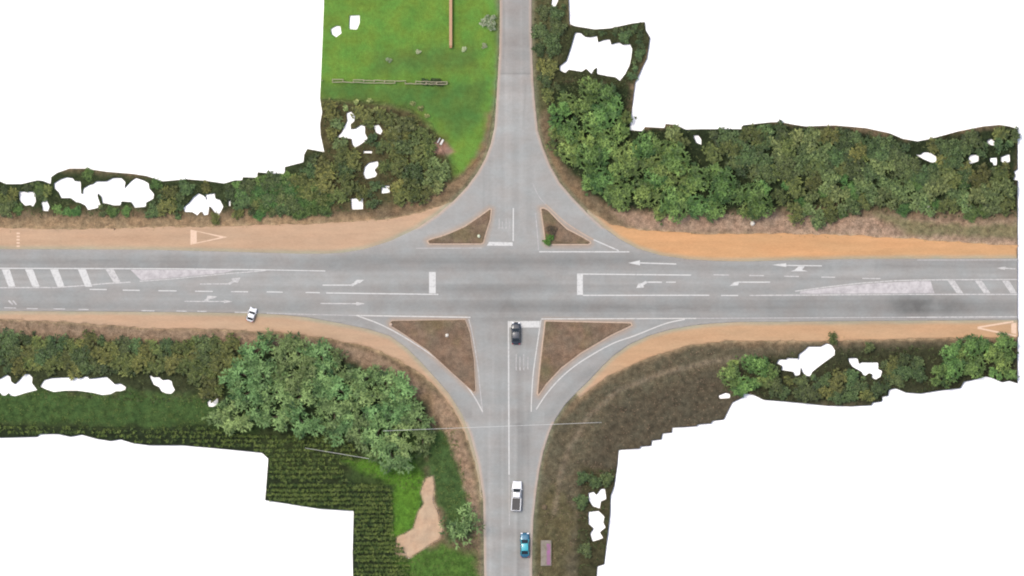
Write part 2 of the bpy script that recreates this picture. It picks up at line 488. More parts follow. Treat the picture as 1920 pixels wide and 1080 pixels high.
# ------------------------------------------------------------------ ground colours by place (what grows or lies there)
DIRT = zoomed(480, 780, 3.6, [(950, 820), (1000, 800), (1060, 760), (1090, 650), (1130, 590), (1110, 520), (1140, 420), (1200, 400), (1210, 470), (1200, 570), (1230, 650), (1265, 770), (1240, 830), (1130, 900), (1040, 960), (960, 950), (935, 900)])
LAWN = [(590, -14), (936, -14), (934, 120), (928, 200), (915, 270), (895, 300), (868, 330), (840, 300), (812, 235), (770, 205), (720, 192), (640, 188), (590, 186)]
CROP = [(-14, 800), (240, 803), (380, 800), (420, 812), (490, 815), (640, 815), (672, 850), (648, 872), (640, 895), (664, 906), (735, 912), (737, 1000), (765, 1046), (768, 1096), (655, 1096), (655, 956), (490, 938), (485, 860), (340, 850), (-14, 845)]
ZONES = [  # polygon, picture colour on level ground, edge softness (m)
    ([(590, -14), (936, -14), (934, 120), (928, 200), (915, 270), (895, 310), (850, 350), (820, 260), (770, 205), (700, 192), (590, 186)], (108, 146, 62), 1.2),
    ([(600, 158), (830, 158), (915, 150), (905, 230), (860, 260), (770, 200), (600, 182)], (90, 124, 60), 1.5),
    ([(700, 95), (890, 85), (900, 130), (700, 140)], (96, 126, 60), 2.0),
    ([(590, 188), (700, 195), (780, 215), (835, 262), (850, 320), (840, 360), (760, 385), (640, 395), (540, 400), (480, 385), (470, 330), (570, 270)], (84, 80, 54), 1.6),
    ([(870, 320), (905, 275), (912, 215), (925, 205), (921, 265), (900, 318), (872, 348), (850, 366), (790, 392), (720, 402), (740, 392), (830, 350)], (138, 116, 90), 0.8),
    ([(808, 262), (838, 268), (855, 285), (840, 292), (815, 285)], (160, 128, 112), 0.5),
    ([(-14, 335), (100, 315), (300, 330), (480, 320), (600, 280), (600, 350), (480, 392), (300, 396), (100, 395), (-14, 396)], (58, 68, 42), 1.3),
    ([(-14, 408), (300, 408), (560, 404), (700, 404), (700, 418), (460, 424), (300, 428), (-14, 430)], (158, 134, 104), 0.7),
    ([(-14, 598), (270, 614), (420, 620), (560, 632), (640, 645), (700, 660), (760, 695), (800, 735), (780, 740), (640, 660), (420, 640), (200, 635), (-14, 625)], (150, 128, 106), 0.8),
    ([(-14, 640), (420, 648), (440, 745), (200, 745), (-14, 740)], (62, 68, 44), 1.0),
    ([(-14, 730), (250, 735), (430, 745), (500, 780), (500, 850), (200, 835), (-14, 830)], (70, 94, 50), 1.2),
    ([(-14, 795), (250, 800), (380, 815), (480, 830), (490, 850), (200, 840), (-14, 830)], (62, 70, 42), 1.2),
    ([(430, 660), (600, 650), (800, 760), (800, 850), (700, 860), (500, 800), (400, 800)], (44, 58, 34), 1.2),
    ([(330, 790), (800, 790), (800, 1096), (330, 1096)], (62, 80, 42), 0.8),
    (CROP, (44, 54, 34), 0.8),
    ([(490, 800), (640, 800), (700, 860), (640, 900), (495, 880)], (56, 66, 38), 1.2),
    ([(640, 865), (760, 850), (800, 900), (790, 950), (770, 1005), (738, 1010), (736, 910)], (88, 128, 44), 0.9),
    ([(800, 810), (850, 800), (880, 880), (893, 960), (880, 1000), (840, 1020), (830, 960), (800, 900)], (72, 96, 52), 1.0),
    ([(740, 1046), (830, 1020), (890, 1040), (900, 1096), (770, 1096)], (80, 112, 48), 1.0),
    ([(812, 735), (832, 742), (856, 790), (880, 860), (895, 930), (900, 1000), (893, 1000), (880, 940), (862, 880), (838, 815), (812, 770)], (158, 134, 110), 0.6),
    (DIRT, (200, 172, 144), 0.25),
    ([(1090, 750), (1180, 690), (1300, 650), (1500, 648), (1700, 640), (1908, 640), (1908, 760), (1500, 770), (1200, 850), (1150, 1000), (1120, 1092), (1000, 1092), (1010, 900), (1040, 800)], (100, 93, 74), 0.8),
    ([(1150, 760), (1300, 700), (1420, 690), (1380, 780), (1200, 850), (1150, 900), (1100, 880)], (90, 83, 67), 1.8),
    ([(1400, 672), (1600, 650), (1908, 650), (1908, 760), (1430, 760), (1380, 720)], (60, 62, 42), 1.2),
    ([(1090, 880), (1160, 880), (1140, 1092), (1080, 1092)], (72, 70, 48), 1.0),
    ([(1002, 960), (1040, 900), (1075, 950), (1060, 1092), (1000, 1092)], (98, 92, 66), 1.0),
    ([(1145, 395), (1300, 402), (1500, 400), (1700, 408), (1908, 415), (1908, 465), (1400, 442), (1200, 436)], (168, 142, 120), 1.0),
    ([(1640, 400), (1760, 420), (1908, 420), (1908, 445), (1700, 438)], (132, 124, 92), 0.8),
    ([(1020, 150), (1180, 150), (1185, 240), (1450, 225), (1700, 260), (1908, 235), (1908, 395), (1700, 390), (1560, 385), (1440, 395), (1300, 398), (1150, 390), (1090, 350), (1045, 290)], (46, 56, 34), 1.0),
    ([(1000, -14), (1066, -14), (1070, 60), (1050, 120), (1030, 200), (1010, 215), (1003, 150), (999, 60)], (92, 92, 62), 0.9),
    ([(1060, 48), (1215, 40), (1222, 80), (1190, 160), (1100, 160), (1040, 150)], (62, 66, 42), 0.8),
    ([(1012, 255), (1030, 275), (1060, 330), (1110, 385), (1140, 408), (1130, 418), (1090, 385), (1045, 330), (1022, 285)], (134, 112, 86), 0.6),
]
A_ZONES = [(polyarr(p), np.array(alb(*c)), s) for p, c, s in ZONES]
TRACK = np.array([P(*p) for p in [(1420, 668), (1330, 678), (1240, 700), (1160, 732), (1105, 778), (1070, 835), (1050, 890), (1040, 960)]])


def earth_col(X, Y):
    C = np.tile(np.array(alb(124, 107, 84)), (len(X), 1))
    wob = 1.6 * fbm(X * 0.35, Y * 0.35, 3) + 0.8 * fbm(X * 1.3, Y * 1.3, 2)
    for poly, c, s in A_ZONES:
        x0, y0 = poly.min(0) - 3; x1, y1 = poly.max(0) + 3
        m = (X > x0) & (X < x1) & (Y > y0) & (Y < y1)
        if not m.any():
            continue
        w = smooth(-s, s, sdf(poly, X[m], Y[m]) + wob[m] * min(1.0, s))
        C[m] = C[m] * (1 - w[:, None]) + c * w[:, None]
    t = segdist(TRACK, X, Y, closed=False)
    w = np.exp(-(t / 0.55) ** 2) * (0.55 + 0.9 * fbm(X * .5, Y * .5, 3))
    w = np.clip(w, 0, 1)[:, None]
    C = C * (1 - w) + np.array(alb(142, 128, 108)) * w
    # sandy fringe beside the shoulders
    ds = np.min([segdist(a, X, Y) for a in A_SH], axis=0)
    w = (np.exp(-(ds / 0.35) ** 2) * 0.6 * (0.6 + fbm(X * .8, Y * .8, 2)))[:, None]
    C = C * (1 - w) + np.array(alb(205, 178, 140)) * w
    # moss and weeds right along the asphalt
    dr = segdist(A_ROAD, X, Y)
    w = (np.exp(-(dr / 0.6) ** 2) * 0.55)[:, None]
    C = C * (1 - w) + np.array(alb(128, 138, 112)) * w
    return C


def earth_z(X, Y):
    dr = -sdf(A_ROAD, X, Y)
    for a in A_SH:
        dr = np.minimum(dr, -sdf(a, X, Y))
    w = smooth(0.3, 4.0, dr)
    z = w * (0.9 * fbm(X * .25, Y * .25, 3) + 0.35 * fbm(X * 1.2, Y * 1.2, 3))
    lawn = smooth(-1, 2, sdf(polyarr(LAWN), X, Y))
    return np.maximum(z * (1 - 0.85 * lawn), -0.22)


A_LAWN = polyarr(LAWN)
A_CROP = polyarr(CROP)
# --- white sheet of blank ground on which the mapped piece lies
bm = bmesh.new()
add_box(bm, (0, 0, -0.62), (5000, 5000, 0.4))
m, N, L, b = new_mat('white_ground')
b.inputs['Base Color'].default_value = (0.9, 0.9, 0.9, 1); b.inputs['Roughness'].default_value = 1.0
b.inputs['Specular IOR Level'].default_value = 0.0
tag(bm_obj('ground', bm, m), kind='structure')

SNAP = [A_OUT] + A_HOLES
in_lawn = lambda X, Y: inside(A_LAWN, X, Y)
in_crop = lambda X, Y: inside(A_CROP, X, Y)
A_DIRT = densify(polyarr(DIRT), .5, .5, 5)
in_dirt = lambda X, Y: inside(A_DIRT, X, Y)
tag(grid_region('earth_verge', A_OUT, A_HOLES, 0.25, M_VERGE, earth_col, earth_z, 0.35, polys_snap=SNAP,
                sub=lambda X, Y: ~in_lawn(X, Y) & ~(in_crop(X, Y) & ~in_dirt(X, Y)) & ~in_dirt(X, Y)), kind='structure')
tag(grid_region('dirt_patch', A_OUT, A_HOLES, 0.25, M_SAND, earth_col, earth_z, 0.35, polys_snap=[A_DIRT], sub=in_dirt), kind='structure')
tag(grid_region('lawn', A_OUT, A_HOLES, 0.25, M_LAWN, earth_col, earth_z, 0.35, sub=in_lawn, polys_snap=SNAP), kind='structure')
tag(grid_region('field', A_OUT, A_HOLES, 0.25, M_VERGE, earth_col, earth_z, 0.35, sub=lambda X, Y: in_crop(X, Y) & ~in_dirt(X, Y), polys_snap=SNAP), kind='structure')


def px(X, Y):
    return X * PX + 960, 540 - Y * PX


def shoulder_col(X, Y):
    x, y = px(X, Y)
    C = np.tile(np.array(alb(198, 167, 138)), (len(X), 1))
    ne = smooth(1080, 1180, x) * (y < 520)
    C = C * (1 - ne[:, None]) + np.array(alb(212, 165, 119)) * ne[:, None]
    se = smooth(1080, 1180, x) * (y > 560)
    C = C * (1 - se[:, None]) + np.array(alb(200, 164, 128)) * se[:, None]
    dr = segdist(A_ROAD, X, Y)
    w = (smooth(1.0, 0.15, dr) * (0.8 + 0.6 * fbm(X * .3, Y * .3, 2)))[:, None]
    C = C * (1 - w) + np.array(alb(172, 168, 145)) * w
    f = 1 + 0.18 * fbm(X * 0.07, Y * 1.2, 3)
    # patchy, worn streaks along the road
    return C * f[:, None]


for i, a in enumerate(A_SH):
    tag(grid_region('shoulder', densify(a, 0.6, 0.35, i + 3), [], 0.3, M_SHOULDER, shoulder_col, lambda X, Y: np.full(X.shape, 0.03), 0.25), kind='structure')


def gauss(v, c, s):
    return np.exp(-((v - c) / s) ** 2)


def road_col(X, Y):
    x, y = px(X, Y)
    g = np.full(X.shape, 164.0)
    main = smooth(470, 500, y) * smooth(615, 590, y)
    far = smooth(260, 330, np.abs(x - 960))
    g += main * (-7 * gauss(y, 491, 9) - 6 * gauss(y, 574, 9) - 3)
    g += -12 * gauss(y, 488, 14) * smooth(520, 700, x) * smooth(1300, 1100, x)
    g += -9 * gauss(x, 930, 70) * gauss(y, 560, 60)
    g += -10 * gauss(y, 577, 13) * smooth(900, 1100, x)
    g += 5 * main * far * gauss(y, 540, 20)
    nleg = smooth(300, 250, y)
    g += nleg * np.where(y < 139, -2, 8) - 14 * nleg * gauss(y, 138.5, 1.6)
    g += 6 * smooth(240, 320, y) * smooth(470, 430, y)
    sleg = smooth(620, 700, y)
    g += sleg * (2 - 11 * gauss(x, 974, 8) - 4 * gauss(x, 935, 9) + 3 * gauss(x, 920, 12))
    st = np.clip(gauss(x, 1728, 62) * gauss(y, 573, 20) * (0.85 + 2.8 * fbm(X * .3, Y * .3, 4)), 0, 1)
    g -= 34 * st
    g -= 14 * gauss(x, 970, 9) * gauss(y, 796, 3)
    g -= 16 * gauss(x, 985, 10) * gauss(y, 830, 40) * (x > 970)
    for a, wdt in ((A_ISL['south west'], 0), (A_ISL['south east'], 0)):
        dd = segdist(a, X, Y)
        g -= 11 * gauss(dd, 3.9, 1.1) * (y > 606) * ((x < 885) | (x > 1020)) * (0.8 + 1.0 * fbm(X * .2, Y * .2, 3))
    # resurfaced patches with straight joints, paler wheel tracks, bitumen-sealed cracks
    for (xa, xb, ya, yb, dv) in ((300, 372, 474, 503, -5), (1440, 1530, 556, 600, -5), (905, 953, 840, 905, -4), (938, 996, 60, 90, -5), (1180, 1230, 556, 596, 4),
                                 (620, 690, 553, 590, 4), (1560, 1640, 487, 520, 4), (100, 150, 544, 582, -4), (958, 998, 770, 812, -4)):
        g += dv * smooth(xa - 1, xa + 1, x) * smooth(xb + 1, xb - 1, x) * smooth(ya - 1, ya + 1, y) * smooth(yb + 1, yb - 1, y)
    streak = fbm(X * 0.018 + 3, Y * 1.7, 3) * ((y > 474) & (y < 604)) + fbm(X * 1.7, Y * 0.018 + 8, 3) * ((y < 440) | (y > 620)) * (np.abs(x - 955) < 50)
    g += 17 * streak
    # dark turning sweep through the middle
    for cx_, cy_, rr_ in ((1010, 600, 70), (905, 600, 62), (1012, 462, 62)):
        g -= 5 * gauss(np.hypot(x - cx_, y - cy_), rr_, 8) * (y > 470) * (y < 600) * (0.7 + 1.2 * fbm(X * .4, Y * .4, 3))
    onmain = (y > 470) & (y < 605)
    for yy in (482, 496, 515, 530, 560, 588):
        g += 4 * gauss(y, yy, 2.6) * onmain * (0.7 + 1.2 * fbm(X * .03 + yy, Y * .1, 2))
    for xx in (948, 978):
        g += 4 * gauss(x, xx, 2.4) * (y < 430)
    for xx in (918, 942, 967, 986):
        g += 5 * gauss(x, xx, 2.2) * (y > 760)
    for k, (xa, ya, xb, yb) in enumerate(((60, 490, 260, 488), (1100, 575, 1330, 580), (1560, 492, 1720, 500), (912, 900, 930, 1070), (945, 20, 948, 120), (620, 500, 770, 492), (985, 150, 980, 240))):
        t = np.clip(((x - xa) * (xb - xa) + (y - ya) * (yb - ya)) / ((xb - xa) ** 2 + (yb - ya) ** 2), 0, 1)
        dd = np.hypot(x - xa - t * (xb - xa) + 9 * fbm(X * .25 + k, Y * .25, 3), y - ya - t * (yb - ya) + 9 * fbm(X * .25, Y * .25 + k, 3))
        g -= 9 * gauss(dd, 0, 1.3)
    g += 12 * fbm(X * 0.06, Y * 0.5, 3) + 9 * fbm(X * .5, Y * .5, 4)
    lum = lin(g) / KEX
    C = np.stack([lum * 1.0, lum * 1.0, lum * 0.955], 1)
    northpink = (smooth(240, 120, y) * (x < 1010) * (x > 930))[:, None]
    C = C * (1 - northpink * np.array([0, .035, .05]))
    # dust along the kerbs and the edges of the legs
    dk = np.min([segdist(a, X, Y) for a in A_ISL.values()], axis=0)
    w = smooth(1.0, 0.1, dk)[:, None] * 0.45
    C = C * (1 - w) + np.array(alb(184, 160, 138)) * w
    de = segdist(A_ROAD, X, Y)
    leg = ((y < 430) | (y > 790))
    w = (smooth(0.75, 0.1, de) * np.where(leg, 0.75, 0.12))[:, None]
    C = C * (1 - w) + np.array(alb(200, 178, 160)) * w
    return C


ROADZ = 0.06
tag(grid_region('road', A_ROAD, [], 0.2, M_ASPHALT, road_col, lambda X, Y: np.full(X.shape, ROADZ), 0.3), kind='structure')


# ------------------------------------------------------------------ kerbed islands
def inset(poly, d_):
    n = len(poly)
    area = 0.5 * sum(poly[i][0] * poly[(i + 1) % n][1] - poly[(i + 1) % n][0] * poly[i][1] for i in range(n))
    s = 1 if area > 0 else -1
    out = []
    for i in range(n):
        a, b, c = poly[i - 1], poly[i], poly[(i + 1) % n]
        u = (b - a) / (np.hypot(*(b - a)) + 1e-9); v = (c - b) / (np.hypot(*(c - b)) + 1e-9)
        n1 = np.array([-u[1], u[0]]) * s; n2 = np.array([-v[1], v[0]]) * s
        k = n1 + n2
        k = k / max(0.35, (1 + n1 @ n2))
        out.append(b + k * d_)
    return np.array(out)


def island_col(X, Y):
    C = np.tile(np.array(alb(132, 112, 94)), (len(X), 1))
    f = 1 + 0.5 * fbm(X * .6, Y * .6, 4)
    g = np.clip(fbm(X * .3 + 40, Y * .3, 3) * 1.6, 0, .5)[:, None]
    C = C * (1 - g) + np.array(alb(112, 110, 72)) * g
    return C * f[:, None]


ISL_LABEL = {
    'north west': 'long low traffic island with a pale kerb, west of the north road',
    'north east': 'smallest kerbed traffic island, holding the green shrub',
    'south west': 'brown traffic island without bushes below the west stop line, its kerb nearly buried',
    'south east': 'brown traffic island beside the dark car at the south stop line',
}
for nm, a in A_ISL.items():
    root = empty('traffic_island', (*a.mean(0), ROADZ))
    tag(root, ISL_LABEL[nm], 'traffic island', 'kerbed traffic islands at the junction')
    faintk = nm == 'south west'
    wk = 0.16 if faintk else 0.26
    o_, i_ = densify(a, 0.7, 0.05, 2), None
    ii = inset(a, wk)
    bm = bmesh.new()
    n = len(a)
    top = ROADZ + 0.13
    c0 = a.mean(0)
    ro = [bm.verts.new((p[0] - c0[0], p[1] - c0[1], -0.05)) for p in a]
    rt = [bm.verts.new((p[0] - c0[0], p[1] - c0[1], 0.13)) for p in inset(a, 0.03)]
    rit = [bm.verts.new((p[0] - c0[0], p[1] - c0[1], 0.13)) for p in ii]
    rib = [bm.verts.new((p[0] - c0[0], p[1] - c0[1], -0.05)) for p in ii]
    for k in range(n):
        j = (k + 1) % n
        for A, B in ((ro, rt), (rt, rit), (rit, rib)):
            bm.faces.new((A[k], A[j], B[j], B[k]))
    bm_obj('kerb', bm, M_KERB, root)
    t_ = grid_region('turf', inset(a, wk + 0.01), [], 0.2, M_ISLAND, island_col, lambda X, Y: 0.17 + 0.12 * fbm(X * .9, Y * .9, 3), 0.2)
    t_.parent = root
    t_.matrix_parent_inverse = Matrix.Translation((-c0[0], -c0[1], -ROADZ))


# ------------------------------------------------------------------ road markings
_zl = [0]


def strip_bm(bm, pts, w, z):
    pts = [np.array(P(*p)) for p in pts]
    L_, R_ = [], []
    for i, p in enumerate(pts):
        a = pts[max(0, i - 1)]; b = pts[min(len(pts) - 1, i + 1)]
        t = (b - a) / (np.hypot(*(b - a)) + 1e-9)
        n = np.array([-t[1], t[0]]) * w / 2
        L_.append(bm.verts.new((*(p + n), z))); R_.append(bm.verts.new((*(p - n), z)))
    for i in range(len(pts) - 1):
        bm.faces.new((L_[i], R_[i], R_[i + 1], L_[i + 1]))


def dens_line(pts, step=12):
    out = []
    for a, b in zip(pts[:-1], pts[1:]):
        n = max(1, int(math.hypot(b[0] - a[0], b[1] - a[1]) / step))
        out += [(a[0] + (b[0] - a[0]) * k / n, a[1] + (b[1] - a[1]) * k / n) for k in range(n)]
    return out + [pts[-1]]


def curve_pts(pts, n=6):                  # Catmull-Rom through the survey points
    out = []
    q = [pts[0]] + list(pts) + [pts[-1]]
    for i in range(1, len(q) - 2):
        for k in range(n):
            t = k / n
            out.append(tuple(0.5 * (2 * q[i][j] + (q[i + 1][j] - q[i - 1][j]) * t + (2 * q[i - 1][j] - 5 * q[i][j] + 4 * q[i + 1][j] - q[i + 2][j]) * t * t
                                    + (3 * q[i][j] - q[i - 1][j] - 3 * q[i + 1][j] + q[i + 2][j]) * t ** 3) for j in (0, 1)))
    return out + [pts[-1]]


def mark(name, strips=(), polys=(), mat=M_PAINT, lvl=1, base=None, label=None):
    _zl[0] += 1
    z = (ROADZ if base is None else base) + 0.004 * lvl + 0.0004 * _zl[0]
    bm = bmesh.new()
    for pts, w in strips:
        strip_bm(bm, pts, w, z)
        z += 0.002
    for p in polys:
        vs = [bm.verts.new((*P(*q), z)) for q in p]
        f = bm.faces.new(vs)
        bmesh.ops.triangulate(bm, faces=[f])
        z += 0.002
    for f in bm.faces:
        if f.normal.z < 0: f.normal_flip()
    me = bpy.data.meshes.new(name)
    bm.normal_update()
    for f in bm.faces:
        if f.normal.z < 0: f.normal_flip()
    bm.to_mesh(me); bm.free()
    me.materials.append(mat)
    o = link(bpy.data.objects.new(name, me))
    tag(o, label, None, None, 'structure')
    return o


LW = 0.20
# west arm
mark('lane_line', [([(-10, 503), (320, 504), (500, 506)], LW), ([(500, 506), (610, 508)], 0.16)], lvl=1)
mark('lane_line', [([(-10, 539.5), (105, 539), (150, 536), (200, 531.5), (245, 529)], LW), ([(262, 527.5), (330, 522.5), (420, 513.5), (498, 507.4)], 0.16)], mat=M_WORN, lvl=1)
for tx, bx in ((3, 16), (47, 61), (94, 108), (146, 160), (198, 213)):
    mark('hatch_bar', polys=[[(tx, 505), (tx + 15, 505), (bx + 13, 537.5), (bx, 537.5)] if tx < 190 else [(tx, 505), (tx + 15, 505), (bx + 13, 529), (bx, 529)]], mat=M_PAINT if tx < 190 else M_WORN, lvl=2)
mark('hatch_wedge', polys=[[(245, 506), (440, 506.4), (420, 511.5), (330, 520.5), (265, 525.5)]], mat=paint_mat('patchy_road_paint', alb(214, 209, 208), alb(178, 174, 173), 0.8, 0.7), lvl=2)
for x0, x1, yy in ((168, 200, 542.5), (230, 262, 544), (297, 331, 545), (366, 399, 546), (433, 465, 546.7), (500, 530, 547.3), (573, 600, 548.3)):
    mark('lane_dash', [([(x0, yy), (x1, yy + .4)], 0.19)])
mark('lane_line', [([(612, 549.3), (822, 552)], LW)])
mark('stop_line', polys=[[(804.5, 510), (817, 510), (817, 550), (804.5, 550)]], lvl=2, label='stop line of the west arm')
for x0, x1, yy in ((8, 30, 577), (50, 71, 578.3), (100, 122, 579), (147, 166, 580), (265, 290, 582.4), (330, 350, 583), (370, 387, 583.5), (440, 466, 585.4)):
    mark('edge_dash', [([(x0, yy), (x1, yy + .5)], 0.18)], mat=M_WORN)
mark('edge_line', [([(500, 587), (575, 589.5), (668, 591.5)], 0.2)], mat=M_FAINT)
mark('edge_line', [([(668, 591.5), (760, 593), (882, 595)], 0.22)], mat=M_SOFT)
mark('edge_line', [(curve_pts([(671, 592.5), (715, 609), (762, 634.5), (809, 665.5), (847, 695), (882, 733), (905, 772)]), 0.21)], mat=M_SOFT, lvl=2)
mark('edge_line', [(curve_pts([(879, 598), (885, 623), (895, 682), (902, 747), (905, 775)]), 0.18)], mat=M_FAINT)
# east arm
mark('stop_line', polys=[[(1082, 513), (1093, 513), (1093, 553), (1082, 553)]], lvl=2, label='stop line of the east arm')
mark('lane_line', [([(1093, 513.8), (1296, 515.8)], LW)])
for x0, x1, yy in ((1338, 1367, 515.3), (1405, 1432, 516.5), (1470, 1498, 518), (1540, 1566, 519.5), (1617, 1651, 522)):
    mark('lane_dash', [([(x0, yy), (x1, yy + .4)], 0.19)], mat=M_WORN)
mark('lane_line', [([(1093, 553.8), (1330, 553.6)], LW)])
mark('lane_dash', [([(1352, 554), (1384, 554)], 0.19)])
mark('lane_line', [([(1405, 554), (1700, 552), (1908, 552)], LW)], mat=M_WORN)
mark('lane_line', [(curve_pts([(1491, 546), (1576, 535), (1639, 529), (1717, 525.2), (1908, 524)]), LW)], mat=M_WORN)
mark('hatch_wedge', polys=[[(1500, 546.5), (1576, 537), (1639, 531), (1717, 527.2), (1745, 527), (1752, 549.5), (1600, 550.5), (1500, 550.8)]], mat=bpy.data.materials['patchy_road_paint'], lvl=2)
for tx, bx in ((1777, 1794), (1828, 1845), (1879, 1895)):
    mark('hatch_bar', polys=[[(tx, 526.4), (tx + 13, 526.4), (bx + 12, 549.8), (bx, 549.8)]], mat=M_WORN, lvl=2)
mark('edge_line', [([(1015, 598), (1305, 597)], 0.2)], mat=M_SOFT)
mark('edge_line', [([(1305, 597), (1500, 596), (1700, 595)], 0.18)], mat=M_FAINT)
mark('edge_line', [([(1700, 595), (1908, 594)], 0.2)], mat=M_WORN)
mark('edge_line', [(curve_pts([(1284, 598.8), (1247, 607), (1191, 629), (1147, 645), (1091, 677), (1054, 706), (1026, 737), (1005, 768)]), 0.21)], mat=M_SOFT, lvl=2)
mark('edge_line', [([(1720, 487.6), (1908, 487.2)], 0.16)], mat=M_FAINT)
# north arm
mark('lane_line', [([(962.6, 390), (962.2, 452)], 0.22)])
mark('stop_line', polys=[[(917, 453.5), (961, 454.5), (961.5, 461), (913, 460.5)]], lvl=2, label='stop line of the north arm')
mark('edge_line', [([(1004, 400), (1007, 430), (1010, 470)], 0.18)], mat=M_FAINT)
mark('edge_line', [([(1011, 472), (1180, 472.2)], 0.2)], mat=M_PAINT)
mark('edge_line', [(curve_pts([(999, 344), (1006, 360), (1014, 373), (1023, 383)]), 0.14)], mat=M_FAINT)
mark('edge_line', [(curve_pts([(1023, 383), (1038, 397), (1053, 411), (1069, 423), (1091, 437), (1113, 449.5)]), 0.16)], mat=M_KERB)
mark('edge_line', [(curve_pts([(1113, 449.5), (1135, 459), (1160, 470)]), 0.2)])
mark('edge_line', [([(780, 465.5), (903, 465)], 0.16)], mat=M_FAINT)
# south arm
mark('lane_line', [([(953.4, 602), (953.8, 720), (954.5, 890)], 0.22)])
mark('lane_line', [([(954.5, 892), (955, 985)], 0.16)], mat=M_FAINT)
mark('stop_line', polys=[[(955, 602), (1012, 602), (1011, 614), (955, 614)]], lvl=2, label='stop line of the south arm')
mark('edge_line', [(curve_pts([(1014.5, 599.6), (1012, 615), (1007.5, 645), (1000, 698), (997, 740), (996, 772)]), 0.19)], mat=M_SOFT)
# worn lettering: only strokes are left
for k, x in enumerate((968, 975, 982, 990)):
    mark('worn_letter', [([(x, 664 + k % 2 * 4), (x - .4, 693 - k % 3 * 3)], 0.17)], [[(x - 1.5, 689), (x + 1.5, 688), (x + 1.2, 695), (x - 1, 694)]] if k < 3 else [], mat=M_FAINT)
for k, x in enumerate((936, 942, 949, 955.5)):
    mark('worn_letter', [([(x, 409 + k % 2 * 6), (x, 428 - k % 2 * 2)], 0.14)], [[(x - 2.2, 426.4), (x + 2.2, 426.4), (x + 2.2, 428.4), (x - 2.2, 428.4)]], mat=M_FAINT)
# arrows
mark('straight_arrow', [([(601, 569), (668, 569.4)], 0.2)], [[(668, 566), (685, 569.5), (668, 573)]], mat=M_WORN, lvl=2, label='straight arrow in the eastbound lane near the west island')
mark('straight_turn_arrow', [([(346, 565), (420, 565.4)], 0.19), ([(384, 564.4), (393, 560)], 0.45)], [[(420, 562), (436, 565.5), (420, 568.6)], [(387, 560), (389, 554), (408, 556), (398, 560.5)]], lvl=2, mat=M_WORN, label='combined straight and left turn arrow in the eastbound lane')
mark('left_turn_arrow', [([(375, 532.5), (430, 532.2)], 0.2), ([(429, 532.6), (439, 527)], 0.4)], [[(434, 522), (451, 520.5), (446, 530), (436, 528)]], lvl=2, mat=M_WORN, label='left turn arrow beside the western hatched wedge')
mark('left_turn_arrow', [([(605, 534.6), (660, 534.6)], 0.22), ([(659, 535.2), (671, 529)], 0.42)], [[(664, 529), (669, 524.8), (683, 524.6), (674, 531)]], lvl=2, label='left turn arrow nearest the west stop line')
mark('straight_arrow', [([(1200, 493), (1268, 495)], 0.22)], [[(1200, 488), (1200, 497.6), (1178, 493)]], lvl=2, label='straight arrow in the westbound lane at the east arm')
mark('left_turn_arrow', [([(1210, 529), (1241, 529)], 0.24), ([(1249, 529), (1267, 529)], 0.18), ([(1212, 528.6), (1203, 534)], 0.5)], [[(1193, 540), (1197, 532), (1204, 531), (1208, 539)]], lvl=2, label='left turn arrow nearest the east stop line')
mark('left_turn_arrow', [([(1386, 529), (1444, 529)], 0.22)], [[(1368, 536), (1377, 529), (1386, 527.6), (1384, 535)]], lvl=2, label='left turn arrow farther from the east stop line')
mark('straight_turn_arrow', [([(1474, 497.6), (1541, 498.4)], 0.2)], [[(1447, 496.6), (1474, 493.6), (1474, 500.4)], [(1497, 499.5), (1509, 499.5), (1504, 506), (1516, 508.6), (1482, 508.8), (1490, 506)]], lvl=2, label='combined straight and left turn arrow in the westbound lane')
mark('straight_arrow', [([(1884, 503), (1904, 504)], 0.2)], [[(1868, 502.6), (1886, 499.6), (1884, 506)]], lvl=2, mat=M_WORN, label='straight arrow at the east end')
mark('worn_arrow', [([(16, 563.5), (24, 571)], 0.28), ([(24, 563.5), (31, 571)], 0.28)], mat=M_WORN, label='two worn slanted strokes at the west end')
# triangles and dots on the orange shoulders
mark('give_way_triangle', polys=[[(357, 430.5), (369, 434), (369, 455), (357, 459)], [(357, 430.5), (427, 444.6), (413, 444.9), (369, 434)], [(357, 459), (369, 455), (413, 444.9), (427, 444.6)]], mat=M_PEACH, base=0.035, label='pale triangle painted on the north west orange shoulder')
mark('give_way_triangle', [([(1833, 614), (1900, 603)], 0.32), ([(1833, 615), (1906, 630)], 0.32)], [[(1896, 606.5), (1906, 605), (1906, 627), (1896, 625)]], mat=M_PEACH, base=0.035, label='pale triangle painted on the south east orange shoulder')
for yy in (436, 442, 448, 454, 460):
    mark('painted_dot', polys=[[(31, yy), (37, yy), (37, yy + 3), (31, yy + 3)]], mat=M_PEACH, base=0.035)


